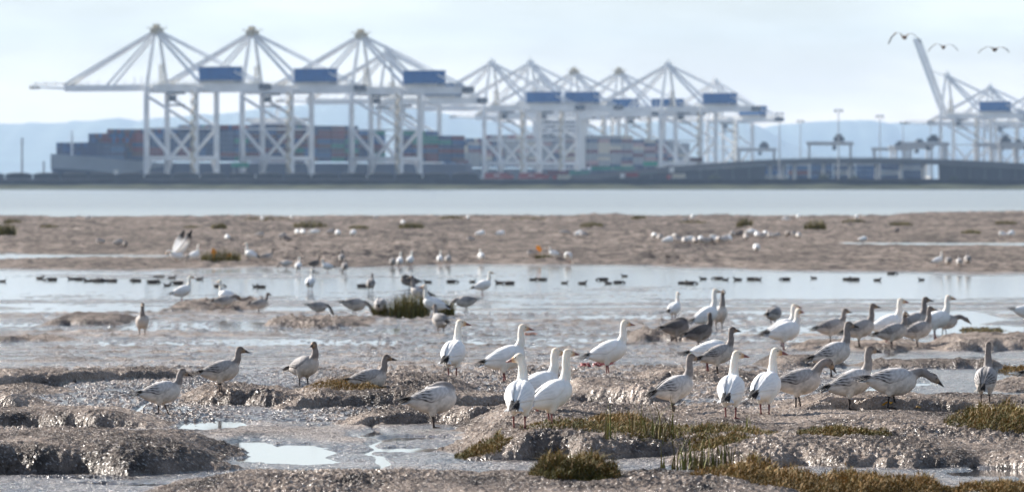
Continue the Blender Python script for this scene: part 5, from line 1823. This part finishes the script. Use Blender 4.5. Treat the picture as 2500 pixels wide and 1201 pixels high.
for i, (px, py, hw, h, lb) in enumerate([(655, 540, 55, .30, 'long dark clump at the far water edge left of centre'), (757, 557, 38, .35, 'dark clump behind the far feeding row'), (876, 560, 22, .2, 'low brown clump right of the far feeding row'),
                                        (1005, 558, 28, .3, 'dark clump beside the tiny white goose'), (1102, 538, 26, .3, 'dark clump at the far water edge near the centre'), (534, 560, 18, .3, 'greenish clump above the raised wings'),
                                        (1290, 540, 40, .25, 'low clump at the far water edge right of centre'), (1445, 556, 26, .3, 'slanting dark clump near the far puddle'), (1818, 558, 18, .5, 'upright dark clump behind the dense flock'),
                                        (1990, 562, 24, .5, 'largest upright dark clump on the far right bank'), (2085, 546, 26, .25, 'low brown clump right of the largest upright one'), (2200, 552, 26, .25, 'low brown clump farther right on the far bank'),
                                        (2455, 548, 24, .22, 'low dark clump near the right edge of the far bank'), (120, 560, 22, .25, 'low brown clump on the left of the far bank'), (15, 575, 22, .5, 'dark clump at the left edge of the far bank'),
                                        (30, 545, 20, .25, 'small brown clump at the far left water edge'), (470, 560, 20, .2, 'low dark clump left of the greenish one'), (1690, 546, 30, .2, 'low dark clump under the white goose at the water edge'), (1560, 538, 16, .3, 'small dark clump at the far water edge'),
                                        (2370, 572, 22, .2, 'low brown clump between the loners on the right')]):
    tussock(px, py, hw * 1.1, h * 1.5, 260, lb, 60 + i, .03)

# ---- small litter on the mud
def leaf(px, py, col, size, label):
    X, Y, Z = ground_at(px, py)
    bm = bmesh.new()
    vs_ = []
    for k in range(10):
        a = k / 10 * 6.283
        rr_ = size * (1 - .35 * abs(math.sin(a)))
        vs_.append(bm.verts.new((rr_ * math.cos(a), rr_ * .5 * math.sin(a), .02 + .35 * size * math.sin(a * 1.5 + 1))))
    c = bm.verts.new((0, 0, .045))
    for a, b in zip(vs_, vs_[1:] + vs_[:1]):
        bm.faces.new((a, b, c))
    o = bm_obj('fallen_leaf', bm, mat('leaf_' + col[0], col[1], .6))
    o.location = (X, Y, Z); tag(o, label, 'leaf')
leaf(2166, 1000, ('yellow', (.65, .33, .03)), .055, 'yellow fallen leaf on the mud by the low necked goose')
leaf(2240, 1002, ('amber', (.45, .25, .05)), .035, 'smaller amber leaf on the mud right of the yellow one')
def seaweed(px, py, w, n, col, label, seed):
    R = random.Random(seed)
    X, Y, Z = ground_at(px, py)
    bm = bmesh.new()
    for k in range(n):
        x, y = R.uniform(-w, w), R.uniform(-w, w)
        pts = [(x, y, .012)]
        for j in range(3):
            x += R.uniform(-.06, .06); y += R.uniform(-.06, .06); pts.append((x, y, .012 + R.uniform(.0, .05)))
        tube(bm, pts, [.010, .012, .010, .004], 5)
    o = bm_obj('seaweed_scrap', bm, mat('seaweed_' + col[0], col[1], .45), smooth=True)
    o.location = (X, Y, Z); tag(o, label, 'seaweed')
seaweed(1296, 820, .09, 12, ('rust', (.35, .10, .04)), 'rusty seaweed scrap on the flat behind the white goose', 3)
seaweed(1440, 897, .09, 12, ('red', (.30, .05, .05)), 'reddish seaweed scrap beside the lone white goose in profile', 4)
seaweed(1475, 892, .05, 6, ('red', (.30, .05, .05)), 'small reddish scrap between the legs of the lone white goose', 5)
